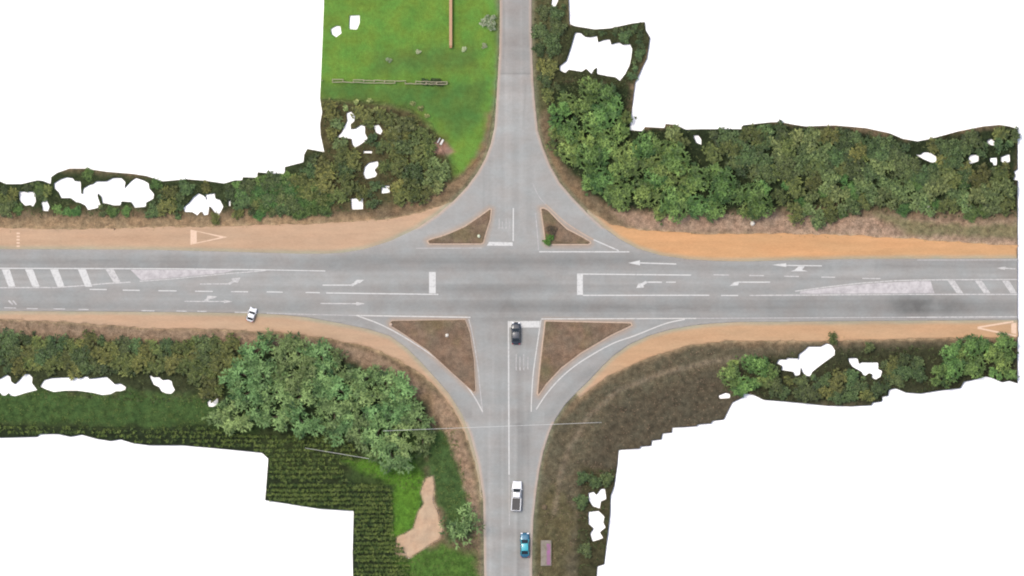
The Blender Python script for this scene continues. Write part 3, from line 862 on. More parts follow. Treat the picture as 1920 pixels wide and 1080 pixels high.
# ------------------------------------------------------------------ vegetation
def blades(rs, pos, axis, n, length, width, col, spread=(0.5, 1.35), droop=0.25, fold=0.12):
    """n leaf blades around every spray; returns verts, quads, colours"""
    k = len(pos)
    pos = np.repeat(pos, n, 0); ax = np.repeat(axis, n, 0); col = np.repeat(col, n, 0)
    r = rs.normal(size=(k * n, 3))
    perp = r - (r * ax).sum(1, keepdims=True) * ax
    perp /= np.linalg.norm(perp, axis=1, keepdims=True) + 1e-9
    th = rs.uniform(spread[0], spread[1], (k * n, 1))
    dr = ax * np.cos(th) + perp * np.sin(th)
    dr[:, 2] -= droop * rs.rand(k * n)
    dr /= np.linalg.norm(dr, axis=1, keepdims=True)
    up = np.cross(dr, np.array([0.0, 0, 1.0])); nn = np.linalg.norm(up, axis=1, keepdims=True); up = up / (nn + 1e-6)
    tw = rs.uniform(-.5, .5, (k * n, 1))
    nrm = np.cross(up, dr)
    side = up * np.cos(tw) + nrm * np.sin(tw)
    Ls = length * rs.uniform(.65, 1.25, (k * n, 1)); Ws = width * rs.uniform(.7, 1.3, (k * n, 1))
    nrm = np.cross(side, dr)
    v0 = pos
    v1 = pos + dr * Ls * .45 + side * Ws * .5 + nrm * Ws * fold
    v2 = pos + dr * Ls + np.array([0, 0, -1.0]) * Ls * 0.12
    v3 = pos + dr * Ls * .45 - side * Ws * .5 + nrm * Ws * fold
    V = np.stack([v0, v1, v2, v3], 1).reshape(-1, 3)
    F = np.arange(k * n * 4).reshape(-1, 4)
    c = col * rs.uniform(.78, 1.25, (k * n, 1))
    return V, F, np.repeat(c, 4, 0)


def crown_mesh(seed, R, H, z0, nspray, nblade, bl, bw, colA, colB, nlobe=9, flat=0.75, name='crown'):
    rs = np.random.RandomState(seed)
    a = rs.uniform(0, 2 * np.pi, nlobe); rr = R * np.sqrt(rs.uniform(0.08, .72, nlobe))
    lobes = np.stack([np.cos(a) * rr, np.sin(a) * rr, z0 + H * rs.uniform(.25, .62, nlobe)], 1)
    lr = R * rs.uniform(.26, .5, nlobe)
    lobes[0] = (0, 0, z0 + H * .5); lr[0] = R * .55
    which = rs.choice(nlobe, nspray, p=lr ** 2 / (lr ** 2).sum())
    dr = rs.normal(size=(nspray, 3)); dr[:, 2] = np.abs(dr[:, 2]) - .2
    dr /= np.linalg.norm(dr, axis=1, keepdims=True)
    rad = lr[which] * rs.uniform(.35, 1.12, nspray)
    pos = lobes[which] + dr * rad[:, None] * np.array([1, 1, flat])
    ax = .6 * dr + np.array([0, 0, 1.0]) + rs.normal(size=dr.shape) * .25
    ax /= np.linalg.norm(ax, axis=1, keepdims=True)
    t = (rs.rand(nlobe)[which] * .35 + rs.rand(nspray) ** 1.3 * .75)[:, None]
    col = np.array(colA) * (1 - t) + np.array(colB) * t
    V, F, C = blades(rs, pos, ax, nblade, bl, bw, col, spread=(.75, 1.55), droop=.2)
    me_o = mesh_np(name, V, F, M_LEAF, C)
    return me_o, lobes


def make_tree(name, label, cat, seed, R, H, z0, nspray, nblade, bl, bw, colA, colB, flat=.7, nlobe=9):
    root = empty(name)
    tag(root, label, cat)
    cr, lobes = crown_mesh(seed, R, H, z0, nspray, nblade, bl, bw, colA, colB, nlobe, flat)
    cr.parent = root
    bm = bmesh.new()
    r0 = 0.05 * R + .03
    add_tube(bm, [(0, 0, -.5), (.05 * R, 0, z0 * .5), (.02 * R, .04 * R, z0 + H * .45)], [r0 * 1.4, r0, r0 * .55])
    for l in lobes[1:6]:
        add_tube(bm, [(.03 * R, .02 * R, z0 * .7), (l[0] * .55, l[1] * .55, (z0 * .7 + l[2]) * .5), tuple(l)], [r0 * .6, r0 * .4, r0 * .15], 6)
    bm_obj('trunk', bm, M_BARK, root)
    return root


C_ = lambda *a: tuple(v for v in alb(*a))
BR_A, BR_B = C_(44, 76, 36), C_(148, 184, 112)
NE_A, NE_B = C_(44, 74, 34), C_(140, 172, 90)
OL_A, OL_B = C_(54, 68, 36), C_(134, 142, 76)
DK_A, DK_B = C_(44, 62, 38), C_(104, 124, 72)
GY_A, GY_B = C_(50, 70, 38), C_(138, 156, 94)
FR_A, FR_B = C_(50, 82, 40), C_(122, 160, 84)
random.seed(11)
PROTO = {}
for kind, specs in {
    'broad': [(21, 3.2, 3.2, 2.2), (22, 2.7, 2.8, 1.8), (23, 2.2, 2.4, 1.5)],
    'leafy': [(31, 3.0, 3.0, 1.8), (32, 2.5, 2.6, 1.5), (33, 2.0, 2.2, 1.2)],
    'olive': [(41, 2.3, 2.2, .5), (42, 1.8, 1.8, .4), (43, 1.4, 1.4, .3)],
    'dark': [(51, 2.1, 2.0, .4), (52, 1.6, 1.6, .3), (53, 1.2, 1.2, .2)],
    'grey': [(61, 2.3, 2.0, .9), (62, 1.8, 1.6, .6)],
    'fresh': [(71, 1.6, 1.3, .2), (72, 1.2, 1.0, .2), (73, .9, .8, .1)],
}.items():
    PROTO[kind] = []
    for sd, R, H, z0 in specs:
        if kind == 'broad':
            t = make_tree('broadleaf_tree', '', 'tree', sd, R, H, z0, int(10 * R * R), 7, .8, .2, BR_A, BR_B)
        elif kind == 'leafy':
            t = make_tree('broadleaf_tree', '', 'tree', sd, R, H, z0, int(14 * R * R), 7, .62, .2, NE_A, NE_B)
        elif kind == 'olive':
            t = make_tree('round_bush', '', 'bush', sd, R, H, z0, int(32 * R * R), 6, .44, .19, OL_A, OL_B)
        elif kind == 'dark':
            t = make_tree('dark_bush', '', 'bush', sd, R, H, z0, int(30 * R * R), 6, .46, .18, DK_A, DK_B)
        elif kind == 'grey':
            t = make_tree('grey_green_tree', '', 'tree', sd, R, H, z0, int(20 * R * R), 6, .56, .2, GY_A, GY_B)
        else:
            t = make_tree('green_bush', '', 'bush', sd, R, H, z0, int(40 * R * R), 6, .55, .13, FR_A, FR_B)
        PROTO[kind].append([t, R, False])


def clear_of(x, y, r, margin_road=0.75):
    X, Y = np.array([x]), np.array([y])
    if not inside(A_OUT, X, Y)[0]: return False
    if segdist(A_OUT, X, Y)[0] < r * .8 and x > -95.5 and y < 53.5 and y > -53.5: return False
    for kx, ky, kr in KEEP:
        if (x - kx) ** 2 + (y - ky) ** 2 < (r * .9 + kr) ** 2: return False
    for h in A_HOLES:
        if abs(h[:, 0].mean() - x) > 14 or abs(h[:, 1].mean() - y) > 14: continue
        if sdf(h, X, Y)[0] > -r * .88: return False
    if -sdf(A_ROAD, X, Y)[0] < r * margin_road: return False
    return True


KEEP = [(*P(826, 265), .7), (*P(838, 278), .9)]
TREES = []


def plant(kind, idx, x, y, label, group, sc=1.0):
    p = PROTO[kind][idx]
    z = float(earth_z(np.array([x]), np.array([y]))[0])
    if not p[2]:
        o = p[0]; p[2] = True
    else:
        o = copy_tree(p[0])
    o.location = (x, y, z - .1)
    o.rotation_euler = (0, 0, random.uniform(0, 6.283))
    o.scale = (sc * random.uniform(.93, 1.07), sc * random.uniform(.93, 1.07), sc * random.uniform(.62, .85))
    tag(o, label, None, group)
    TREES.append((x, y, p[1] * sc, o))
    return o


def thicket(poly, kinds, n, label, group, gap=.62, seed=0, scl=(.85, 1.15)):
    random.seed(seed)
    A = polyarr(poly)
    x0, y0 = A.min(0); x1, y1 = A.max(0)
    mine = []
    for idx_pref in (0, 1, 2):
        tries = 0
        while tries < n * 14 and len(mine) < n:
            tries += 1
            kind = random.choices([k for k, _ in kinds], [w for _, w in kinds])[0]
            pr = PROTO[kind]
            idx = min(len(pr) - 1, idx_pref)
            sc = random.uniform(*scl)
            R = pr[idx][1] * sc
            x, y = random.uniform(x0, x1), random.uniform(y0, y1)
            X, Y = np.array([x]), np.array([y])
            if not inside(A, X, Y)[0] or sdf(A, X, Y)[0] < R * .35: continue
            if any((x - a) ** 2 + (y - b) ** 2 < ((R + r) * gap) ** 2 for a, b, r, _ in mine): continue
            if not clear_of(x, y, R): continue
            big = ('large', 'medium-sized', 'small')[idx]
            o = plant(kind, idx, x, y, label[kind].format(size=big), group, sc)
            mine.append((x, y, R, o))
    return mine


# south-west thicket
thicket([(452, 640), (520, 632), (600, 640), (625, 652), (650, 690), (720, 700), (780, 730), (806, 760), (802, 830), (760, 850), (745, 880), (690, 850), (650, 820), (560, 805), (500, 790), (440, 800), (400, 800), (395, 770), (430, 720), (445, 670)],
        [('broad', 1)], 60, {'broad': '{size} light green tree with long narrow leaves above the crop rows'}, 'trees of the thicket above the crop rows', seed=1, gap=.53)
for x, y in ((740, 862), (772, 838), (795, 812)):
    pass
# lone tree by the south road
plant('broad', 1, *P(865, 985), 'lone light green tree with long leaves beside the south road, next to the sandy patch', None, 1.25)
# north-east thicket
thicket([(1040, 190), (1090, 150), (1150, 160), (1180, 190), (1180, 240), (1250, 255), (1330, 300), (1400, 340), (1450, 350), (1445, 395), (1370, 400), (1300, 410), (1220, 405), (1150, 380), (1100, 350), (1060, 310), (1035, 250)],
        [('leafy', 1)], 80, {'leafy': '{size} mid green leafy tree in the dense thicket at the junction corner'}, 'trees of the north east thicket', seed=2, gap=.5)
thicket([(1240, 236), (1450, 230), (1640, 245), (1720, 268), (1860, 236), (1906, 240), (1906, 350), (1700, 340), (1560, 330), (1440, 340), (1330, 300), (1230, 250)],
        [('olive', 2.4), ('dark', 3), ('grey', 1.4)], 84, {'olive': '{size} round olive bush in the belt behind the verge of the east road', 'dark': '{size} dark green bush in the belt behind the verge of the east road', 'grey': '{size} grey green tree in the belt behind the verge of the east road'}, 'bushes in the belt behind the east verge', seed=3, gap=.46)
thicket([(1440, 340), (1560, 320), (1700, 335), (1905, 340), (1906, 400), (1830, 402), (1700, 395), (1640, 380), (1560, 415), (1500, 410), (1440, 385)],
        [('grey', 3), ('olive', 1.5), ('fresh', 1)], 46, {'olive': '{size} round olive bush on the north verge of the east road', 'grey': '{size} grey green tree on the north verge of the east road', 'fresh': '{size} fresh green bush on the north verge of the east road'}, 'trees on the verge north of the east road', seed=4, gap=.48, scl=(.75, 1.0))
thicket([(1002, 10), (1062, 10), (1066, 50), (1050, 110), (1040, 190), (1022, 210), (1008, 150)],
        [('dark', 1), ('olive', 1)], 14, {'olive': '{size} olive bush on the bank beside the north road', 'dark': '{size} dark bush on the bank beside the north road'}, 'bushes on the bank beside the north road', seed=5, gap=.62, scl=(.6, .9))
thicket([(1066, 48), (1210, 42), (1218, 75), (1190, 160), (1176, 165), (1190, 75), (1075, 62)],
        [('dark', 1)], 14, {'dark': '{size} dark bush on the narrow loop of land around the white gap'}, 'dark bushes on the loop around the white gap', seed=6, gap=.55, scl=(.5, .75))
# north-west bushes
thicket([(605, 200), (690, 198), (770, 215), (815, 250), (845, 310), (840, 350), (760, 380), (680, 385), (600, 380), (580, 300), (606, 280)],
        [('olive', 3.0), ('dark', 1.0), ('grey', 1.0)], 42, {'olive': '{size} round olive bush in the scrub below the lawn', 'dark': '{size} dark green bush in the scrub below the lawn', 'grey': '{size} grey green tree in the scrub below the lawn'}, 'bushes in the scrub below the lawn', seed=7, gap=.56)
thicket([(-5, 340), (100, 318), (300, 335), (480, 325), (580, 285), (600, 380), (520, 405), (400, 404), (200, 402), (-5, 402)],
        [('dark', 3), ('olive', 1.4), ('fresh', .6)], 56, {'olive': '{size} olive bush in the belt north of the west road', 'dark': '{size} dark green bush in the belt north of the west road', 'fresh': '{size} fresh green bush in the belt north of the west road'}, 'bushes north of the west road', seed=8, gap=.52, scl=(.6, 1.0))
thicket([(440, 350), (540, 330), (620, 350), (630, 395), (560, 408), (470, 400)],
        [('fresh', 1)], 24, {'fresh': '{size} fresh green bush among darker ones near the west orange shoulder'}, 'fresh green bushes near the west shoulder', seed=9, gap=.5, scl=(.8, 1.2))
# south-west belt
thicket([(-5, 628), (120, 632), (260, 640), (380, 635), (450, 645), (440, 720), (400, 745), (330, 700), (230, 700), (0, 695)],
        [('olive', 3), ('dark', 1.2)], 66, {'olive': '{size} round olive bush in the belt below the west road', 'dark': '{size} dark green bush in the belt below the west road'}, 'bushes below the west road', seed=10, gap=.5)
# south-east belt
thicket([(1350, 690), (1420, 665), (1480, 680), (1460, 720), (1400, 735), (1355, 745)],
        [('leafy', 1)], 9, {'leafy': '{size} fresh green tree at the edge of the brown slope'}, 'fresh green trees at the edge of the brown slope', seed=12, gap=.5, scl=(.6, .9))
thicket([(1420, 690), (1600, 700), (1700, 660), (1760, 700), (1660, 735), (1600, 758), (1440, 748)],
        [('dark', 2), ('olive', 1)], 34, {'dark': '{size} dark green bush around the two white gaps below the east road', 'olive': '{size} olive bush around the two white gaps below the east road'}, 'bushes around the white gaps below the east road', seed=13, gap=.52, scl=(.6, 1.0))
thicket([(1760, 660), (1800, 642), (1906, 638), (1906, 712), (1850, 704), (1800, 715), (1755, 728)],
        [('leafy', 1)], 28, {'leafy': '{size} bright leafy tree in the bottom right thicket under the east road'}, 'bright trees under the east end', seed=14, gap=.46, scl=(.7, 1.0))
thicket([(1085, 885), (1150, 895), (1142, 960), (1132, 1050), (1090, 1075), (1080, 960)],
        [('dark', 1)], 5, {'dark': '{size} dark bush on the slope east of the south road'}, 'dark bushes east of the south road', seed=15, gap=.6, scl=(.6, .9))
for kind in PROTO:
    for p in PROTO[kind]:
        if not p[2]:
            for ch in list(p[0].children): bpy.data.objects.remove(ch)
            bpy.data.objects.remove(p[0])
# island shrub and planted shrubs on the lawn
sh = make_tree('green_shrub', 'bright green shrub in the corner of the small north east island', 'shrub', 77, 1.0, 1.0, .15, 60, 6, .35, .14, C_(70, 104, 40), C_(112, 146, 64))
sh.location = (*P(1029, 450), .2)
sh = make_tree('dark_shrub', 'low dark shrub beside the bright one on the north east island', 'shrub', 78, .9, .8, .1, 120, 6, .3, .14, C_(70, 66, 52), C_(108, 98, 74))
sh.location = (*P(1034, 430), .2)
fb = make_tree('white_flowering_bush', 'bush speckled with white flowers at the lawn edge by the north road', 'bush', 79, 1.45, 1.5, .3, 260, 5, .3, .18, C_(96, 134, 66), C_(214, 222, 190))
fb.location = (*P(918, 43), 0)
for i, (x, y, lb) in enumerate(((908, 86, 'small pale round shrub on the lawn, just below the flowering bush'), (870, 92, 'small pale round shrub on the lawn by the end of the brown wall'), (729, 112, 'small pale round shrub alone in the middle of the lawn'), (784, 97, 'faint pale tuft on the lawn left of the brown wall'))):
    s_ = make_tree('pale_shrub', lb, 'shrub', 90 + i, .5 - .08 * (i == 3), .5, .05, 70, 5, .18, .12, C_(150, 170, 120), C_(200, 208, 172))
    s_.location = (*P(x, y), 0)
    s_['group'] = 'pale shrubs on the lawn'
for i, (x, y) in enumerate(((693, 188), (668, 192), (772, 193), (788, 203), (705, 205), (712, 213), (799, 217), (646, 203))):
    s_ = make_tree('flowering_plant', 'low plant with yellow white flowers along the lower edge of the lawn', 'plant', 110 + i, .55, .5, .05, 70, 5, .2, .12, C_(80, 110, 54), C_(190, 200, 130))
    s_.location = (*P(x, y), 0)
    s_['group'] = 'flowering plants along the lower edge of the lawn'


# ground cover nobody could count
def scatter(name, polys, dens, length, width, colA, colB, seed, up=1.0, nb=4, mask=None):
    rs = np.random.RandomState(seed)
    PO = []
    for poly in polys:
        A = polyarr(poly)
        x0, y0 = A.min(0); x1, y1 = A.max(0)
        n = int((x1 - x0) * (y1 - y0) * dens)
        X = rs.uniform(x0, x1, n); Y = rs.uniform(y0, y1, n)
        k = inside(A, X, Y) & inside(A_OUT, X, Y) & (segdist(A_OUT, X, Y) > length * .6)
        for h in A_HOLES:
            m = k & (np.abs(X - h[:, 0].mean()) < 14) & (np.abs(Y - h[:, 1].mean()) < 14)
            if m.any():
                k[m] &= sdf(h, X[m], Y[m]) < -length * .6
        k &= -sdf(A_ROAD, X, Y) > length * .5
        k &= (fbm(X * .35 + seed, Y * .35, 3) + rs.uniform(-.25, .25, n)) > -.08
        PO.append(np.stack([X[k], Y[k]], 1))
    XY = np.vstack(PO)
    pos = np.column_stack([XY, earth_z(XY[:, 0], XY[:, 1])])
    ax = rs.normal(size=pos.shape) * .35 + np.array([0, 0, up]); ax /= np.linalg.norm(ax, axis=1, keepdims=True)
    t = np.clip(rs.rand(len(pos)) * .6 + .4 * (fbm(XY[:, 0] * .2, XY[:, 1] * .2, 3) + .5), 0, 1)[:, None]
    col = np.array(colA) * (1 - t) + np.array(colB) * t
    V, F, C = blades(rs, pos, ax, nb, length, width, col, spread=(.4, 1.3), droop=.1)
    return tag(mesh_np(name, V, F, M_LEAF, C), kind='stuff')


scatter('undergrowth', [[(590, 188), (700, 195), (780, 215), (845, 300), (845, 360), (700, 395), (-5, 408), (-5, 335), (300, 325), (570, 270)],
                        [(1040, 140), (1190, 150), (1190, 238), (1450, 225), (1700, 255), (1908, 235), (1908, 410), (1440, 405), (1150, 395), (1040, 290)],
                        [(1002, -10), (1066, -10), (1070, 45), (1215, 40), (1215, 110), (1180, 180), (1030, 210), (1005, 160)],
                        [(1350, 690), (1420, 665), (1600, 655), (1908, 640), (1908, 720), (1640, 755), (1360, 785)],
                        [(1080, 880), (1160, 880), (1130, 1060), (1085, 1080)],
                        [(-5, 630), (440, 640), (440, 760), (-5, 740)]], 1.5, .5, .18, C_(50, 62, 36), C_(100, 106, 62), 5)
scatter('tall_grass', [[(-5, 730), (260, 735), (430, 745), (500, 790), (420, 806), (240, 808), (-5, 808)], [(640, 862), (760, 850), (800, 900), (770, 930), (740, 910)], [(800, 810), (850, 800), (895, 960), (895, 1090), (770, 1090), (745, 1050), (840, 1020)]],
        3.0, .38, .1, C_(58, 84, 42), C_(110, 136, 68), 6)
scatter('dry_grass', [[(-5, 600), (270, 618), (560, 632), (760, 695), (800, 735), (640, 660), (-5, 640)], [(-5, 400), (560, 402), (760, 390), (760, 404), (560, 416), (-5, 426)],
                      [(1145, 395), (1908, 410), (1908, 455), (1600, 438), (1180, 428)], [(1090, 760), (1180, 700), (1300, 655), (1500, 650), (1400, 760), (1200, 840), (1120, 1000), (1010, 1080), (1030, 850)],
                      [(812, 745), (850, 780), (895, 930), (885, 950), (820, 800)]],
        1.8, .3, .09, C_(100, 88, 62), C_(172, 154, 122), 8)

scatter('shoulder_weeds', [[(-5, 590), (104, 598), (340, 611), (526, 618), (690, 645), (690, 660), (526, 630), (340, 622), (-5, 605)], [(-5, 424), (300, 421), (660, 410), (780, 396), (780, 408), (660, 421), (300, 432), (-5, 435)],
                            [(1150, 420), (1330, 434), (1600, 437), (1908, 455), (1908, 466), (1600, 446), (1330, 444), (1150, 430)], [(1200, 668), (1360, 634), (1600, 630), (1908, 622), (1908, 640), (1600, 644), (1360, 646), (1200, 684)]],
        0.55, .26, .09, C_(84, 92, 54), C_(164, 150, 104), 12)
for kind_, i_, x_, y_, lb_ in (('olive', 1, 1563, 637, 'yellowish olive bush leaning over the orange shoulder above the white gap'), ('dark', 1, 1630, 652, 'dark bush between the two white gaps and the east shoulder'), ('olive', 2, 405, 412, 'small dark tuft of growth by the triangle on the orange shoulder')):
    src_ = next(t for t in TREES if t[3].name.startswith('round_bush' if kind_ == 'olive' else 'dark_bush'))[3]
    o_ = copy_tree(src_)
    o_.location = (*P(x_, y_), 0); o_.scale = (.55, .55, .5); tag(o_, lb_)
    if 'group' in o_: del o_['group']

# crop rows
rs = np.random.RandomState(3)
pp = []
for yy in np.arange(801, 1092, 8.3):
    xs = np.arange(-10, 770, 2.6)
    rowy = yy + 3.0 * vnoise(xs * .012 + yy, np.full(xs.shape, yy * .1)) + rs.normal(0, .7, xs.shape)
    pp.append(np.stack([xs + rs.normal(0, .8, xs.shape), rowy], 1))
pp = np.vstack(pp)
X, Y = (pp[:, 0] - 960) / PX, (540 - pp[:, 1]) / PX
k = inside(A_CROP, X, Y) & inside(A_OUT, X, Y) & (segdist(A_OUT, X, Y) > .3) & (rs.rand(len(X)) > .08)
k &= ~((np.abs(pp[:, 1] - 902) < 5) & (pp[:, 0] < 660) & (rs.rand(len(X)) > .2))
k &= ~((pp[:, 1] < 880) & (rs.rand(len(X)) > .75))
k &= ~((pp[:, 0] < 380) & (rs.rand(len(X)) > .62))
X, Y = X[k], Y[k]
pos = np.column_stack([X, Y, earth_z(X, Y)])
ax = rs.normal(size=pos.shape) * .18 + np.array([0, 0, 1]); ax /= np.linalg.norm(ax, axis=1, keepdims=True)
t = rs.rand(len(X), 1)
V, F, C = blades(rs, np.vstack([pos + (0, 0, .25), pos + (0, 0, .55)]), np.vstack([ax, ax]), 5, .5, .12, np.vstack([np.array(C_(62, 92, 42)) * (1 - t) + np.array(C_(122, 146, 72)) * t] * 2), spread=(.5, 1.3), droop=.3)
tag(mesh_np('crop_rows', V, F, M_LEAF, C), kind='stuff')

# ------------------------------------------------------------------ fence, wall, bench, stones, cables
M_WOOD = plain('weathered_wood', alb(176, 168, 140), .85)
M_BRICK, N, L, b = new_mat('brown_brick')
bt = N.new('ShaderNodeTexBrick'); bt.inputs['Scale'].default_value = 4
bt.inputs['Color1'].default_value = (*alb(168, 124, 84), 1); bt.inputs['Color2'].default_value = (*alb(188, 146, 104), 1); bt.inputs['Mortar'].default_value = (*alb(150, 130, 110), 1)
tc = N.new('ShaderNodeTexCoord'); L.new(tc.outputs['Object'], bt.inputs['Vector']); L.new(bt.outputs[0], b.inputs['Base Color']); b.inputs['Roughness'].default_value = .9
wx, wy = P(845, -10); wx2, wy2 = P(845, 85)
root = empty('brick_wall', (wx, (wy + wy2) / 2, 0))
tag(root, 'narrow brown brick wall running down from the top edge across the lawn', 'wall')
bm = bmesh.new(); add_box(bm, (0, 0, .45), (.42, wy - wy2, 1.3)); bm_obj('wall', bm, M_BRICK, root)
bm = bmesh.new(); add_box(bm, (0, 0, 1.14), (.56, wy - wy2 + .1, .08), bevel=.02); bm_obj('coping', bm, plain('coping_stone', alb(196, 158, 122), .8), root)
bm = bmesh.new(); add_box(bm, (0, -(wy - wy2) / 2 - .28, .5), (.5, .45, 1.4), bevel=.03); bm_obj('end_pillar', bm, M_BRICK, root)

fx0, fy0 = P(604, 151); fx1, fy1 = P(838, 156)
root = empty('rail_fence', (fx0, fy0, 0), math.atan2(fy1 - fy0, fx1 - fx0))
tag(root, 'weathered pale double rail fence across the lower lawn', 'fence')
Lf = math.hypot(fx1 - fx0, fy1 - fy0)
random.seed(5)
npost = 13
for i in range(npost):
    bm = bmesh.new(); add_box(bm, (Lf * i / (npost - 1), random.uniform(-.06, .06), .45), (.2, .2, 1.5), random.uniform(-.2, .2), bevel=.03)
    bm_obj('post', bm, M_WOOD, root)
for side in (-.22, .22):
    for i in range(npost - 1):
        if random.random() < .12: continue
        a = Lf * i / (npost - 1); c = Lf * (i + 1) / (npost - 1)
        bm = bmesh.new()
        add_tube(bm, [(a - .1, side + random.uniform(-.08, .08), .95), ((a + c) / 2, side + random.uniform(-.06, .06), .93 + random.uniform(-.05, .05)), (c + .1, side + random.uniform(-.08, .08), .96)], [.075, .085, .07], 7)
        bm_obj('rail', bm, M_WOOD, root)
for i, x in enumerate((796, 812, 826)):
    s_ = make_tree('dark_shrub', 'dark little shrub grown into the right end of the rail fence', 'shrub', 130 + i, .8, .8, .1, 110, 6, .25, .13, C_(44, 66, 34), C_(74, 98, 50))
    s_.location = (*P(x, 155), 0); s_['group'] = 'shrubs grown into the rail fence'

M_WHITE = plain('white_paint', alb(238, 236, 228), .5)
M_DARK = plain('dark_steel', (.02, .02, .02), .5)
root = empty('garden_bench', (*P(826, 265), 0), math.radians(62))
tag(root, 'small white bench at the edge of the bare patch under the lawn', 'bench')
for nm, y_, z_, dz in (('seat', -.28, .45, .06), ('backrest', .3, .8, .3)):
    bm = bmesh.new()
    if nm == 'seat':
        for q in (-.16, 0, .16): add_box(bm, (0, y_ + q * .8, z_), (1.1, .12, .05), bevel=.01)
    else:
        for q in (0, .14, .28): add_box(bm, (0, y_ + q * .45, z_ - .15 + q * 1.1), (1.1, .1, .1), bevel=.01)
    bm_obj(nm, bm, M_WHITE, root)
for x_ in (-.45, .45):
    for y_ in (-.45, .25):
        bm = bmesh.new(); add_box(bm, (x_, y_, .2), (.07, .07, .5), bevel=.01); bm_obj('leg', bm, M_DARK, root)


def stone(label, x, y, r, z, seed, col=(232, 226, 212)):
    rnd = random.Random(seed)
    bm = bmesh.new()
    bmesh.ops.create_icosphere(bm, subdivisions=3, radius=r)
    for v in bm.verts:
        n = vnoise(np.array([v.co.x / r * 1.4 + seed]), np.array([v.co.y / r * 1.4 + v.co.z / r]))[0]
        v.co *= .78 + .45 * n
        v.co.z *= .65
    o = bm_obj('white_stone', bm, plain('pale_stone', alb(*col), .9), None, True)
    o.location = (*P(x, y), z)
    tag(o, label, 'stone', 'pale stones')


stone('white stone on the south west traffic island', 838, 629, .32, .32, 1)
stone('white stone on the north west traffic island', 898, 443, .3, .32, 2, (226, 232, 200))
stone('pale rock at the western tip of the south west island', 733, 609, .3, .28, 3, (214, 190, 168))
stone('white stone on the dry verge above the east orange shoulder', 1411, 419, .45, .15, 4)
stone('small white stone among the bushes near the east end of the road', 1740, 388, .3, .3, 5)
stone('brown rock on the slope east of the white pickup', 1021, 951, .5, .1, 6, (112, 96, 72))

M_CABLE = plain('pale_cable', alb(225, 225, 220), .5)


def cable(label, pts, r=.035):
    bm = bmesh.new()
    add_tube(bm, pts, [r] * len(pts), 6)
    o = bm_obj('overhead_cable', bm, M_CABLE, None, True)
    tag(o, label, 'cable')


def span(p0, p1, z0, z1, sag, n=24):
    a, c = P(*p0), P(*p1)
    return [(a[0] + (c[0] - a[0]) * k / n, a[1] + (c[1] - a[1]) * k / n, z0 + (z1 - z0) * k / n - 4 * sag * (k / n) * (1 - k / n)) for k in range(n + 1)]


cable('thin pale overhead cable crossing above the south road', span((718, 808), (1128, 792), 6.0, 5.6, .5))
cable('thin pale cable hanging over the crop rows', span((572, 840), (692, 860), 2.6, 3.4, .3), .035)


# ------------------------------------------------------------------ vehicles
def loft(sections, nside=14, pw=4.0):
    """closed body from (y, halfwidth, zbottom, ztop) sections, superellipse rings"""
    bm = bmesh.new()
    rings = []
    for (y, hw, zb, zt) in sections:
        ring = []
        for k in range(nside):
            a = 2 * math.pi * (k + .5) / nside
            c, s = math.cos(a), math.sin(a)
            ring.append(bm.verts.new((math.copysign(abs(c) ** (2 / pw), c) * hw, y, (zb + zt) / 2 + math.copysign(abs(s) ** (2 / pw), s) * (zt - zb) / 2)))
        rings.append(ring)
    for i in range(len(rings) - 1):
        for k in range(nside):
            bm.faces.new((rings[i][k], rings[i][(k + 1) % nside], rings[i + 1][(k + 1) % nside], rings[i + 1][k]))
    bm.faces.new(rings[0]); bm.faces.new(rings[-1])
    return bm


M_GLASS = plain('dark_car_glass', (.012, .016, .02), .08)
M_TYRE = plain('tyre_rubber', (.015, .015, .015), .9)
M_RIM = plain('alloy', (.45, .45, .46), .35, .8)
M_LAMP = plain('headlamp_glass', (.75, .76, .78), .1)
M_TAIL = plain('tail_lamp_red', (.35, .02, .02), .2)
M_TRIM = plain('black_trim', (.02, .02, .022), .5)


def panel(name, pts, mat, root, thick=.02):
    bm = bmesh.new()
    f = bm.faces.new([bm.verts.new(p) for p in pts])
    bm.normal_update()
    r = bmesh.ops.extrude_face_region(bm, geom=[f])
    nrm = f.normal.copy()
    for v in [g for g in r['geom'] if isinstance(g, bmesh.types.BMVert)]:
        v.co += nrm * thick
    return bm_obj(name, bm, mat, root)


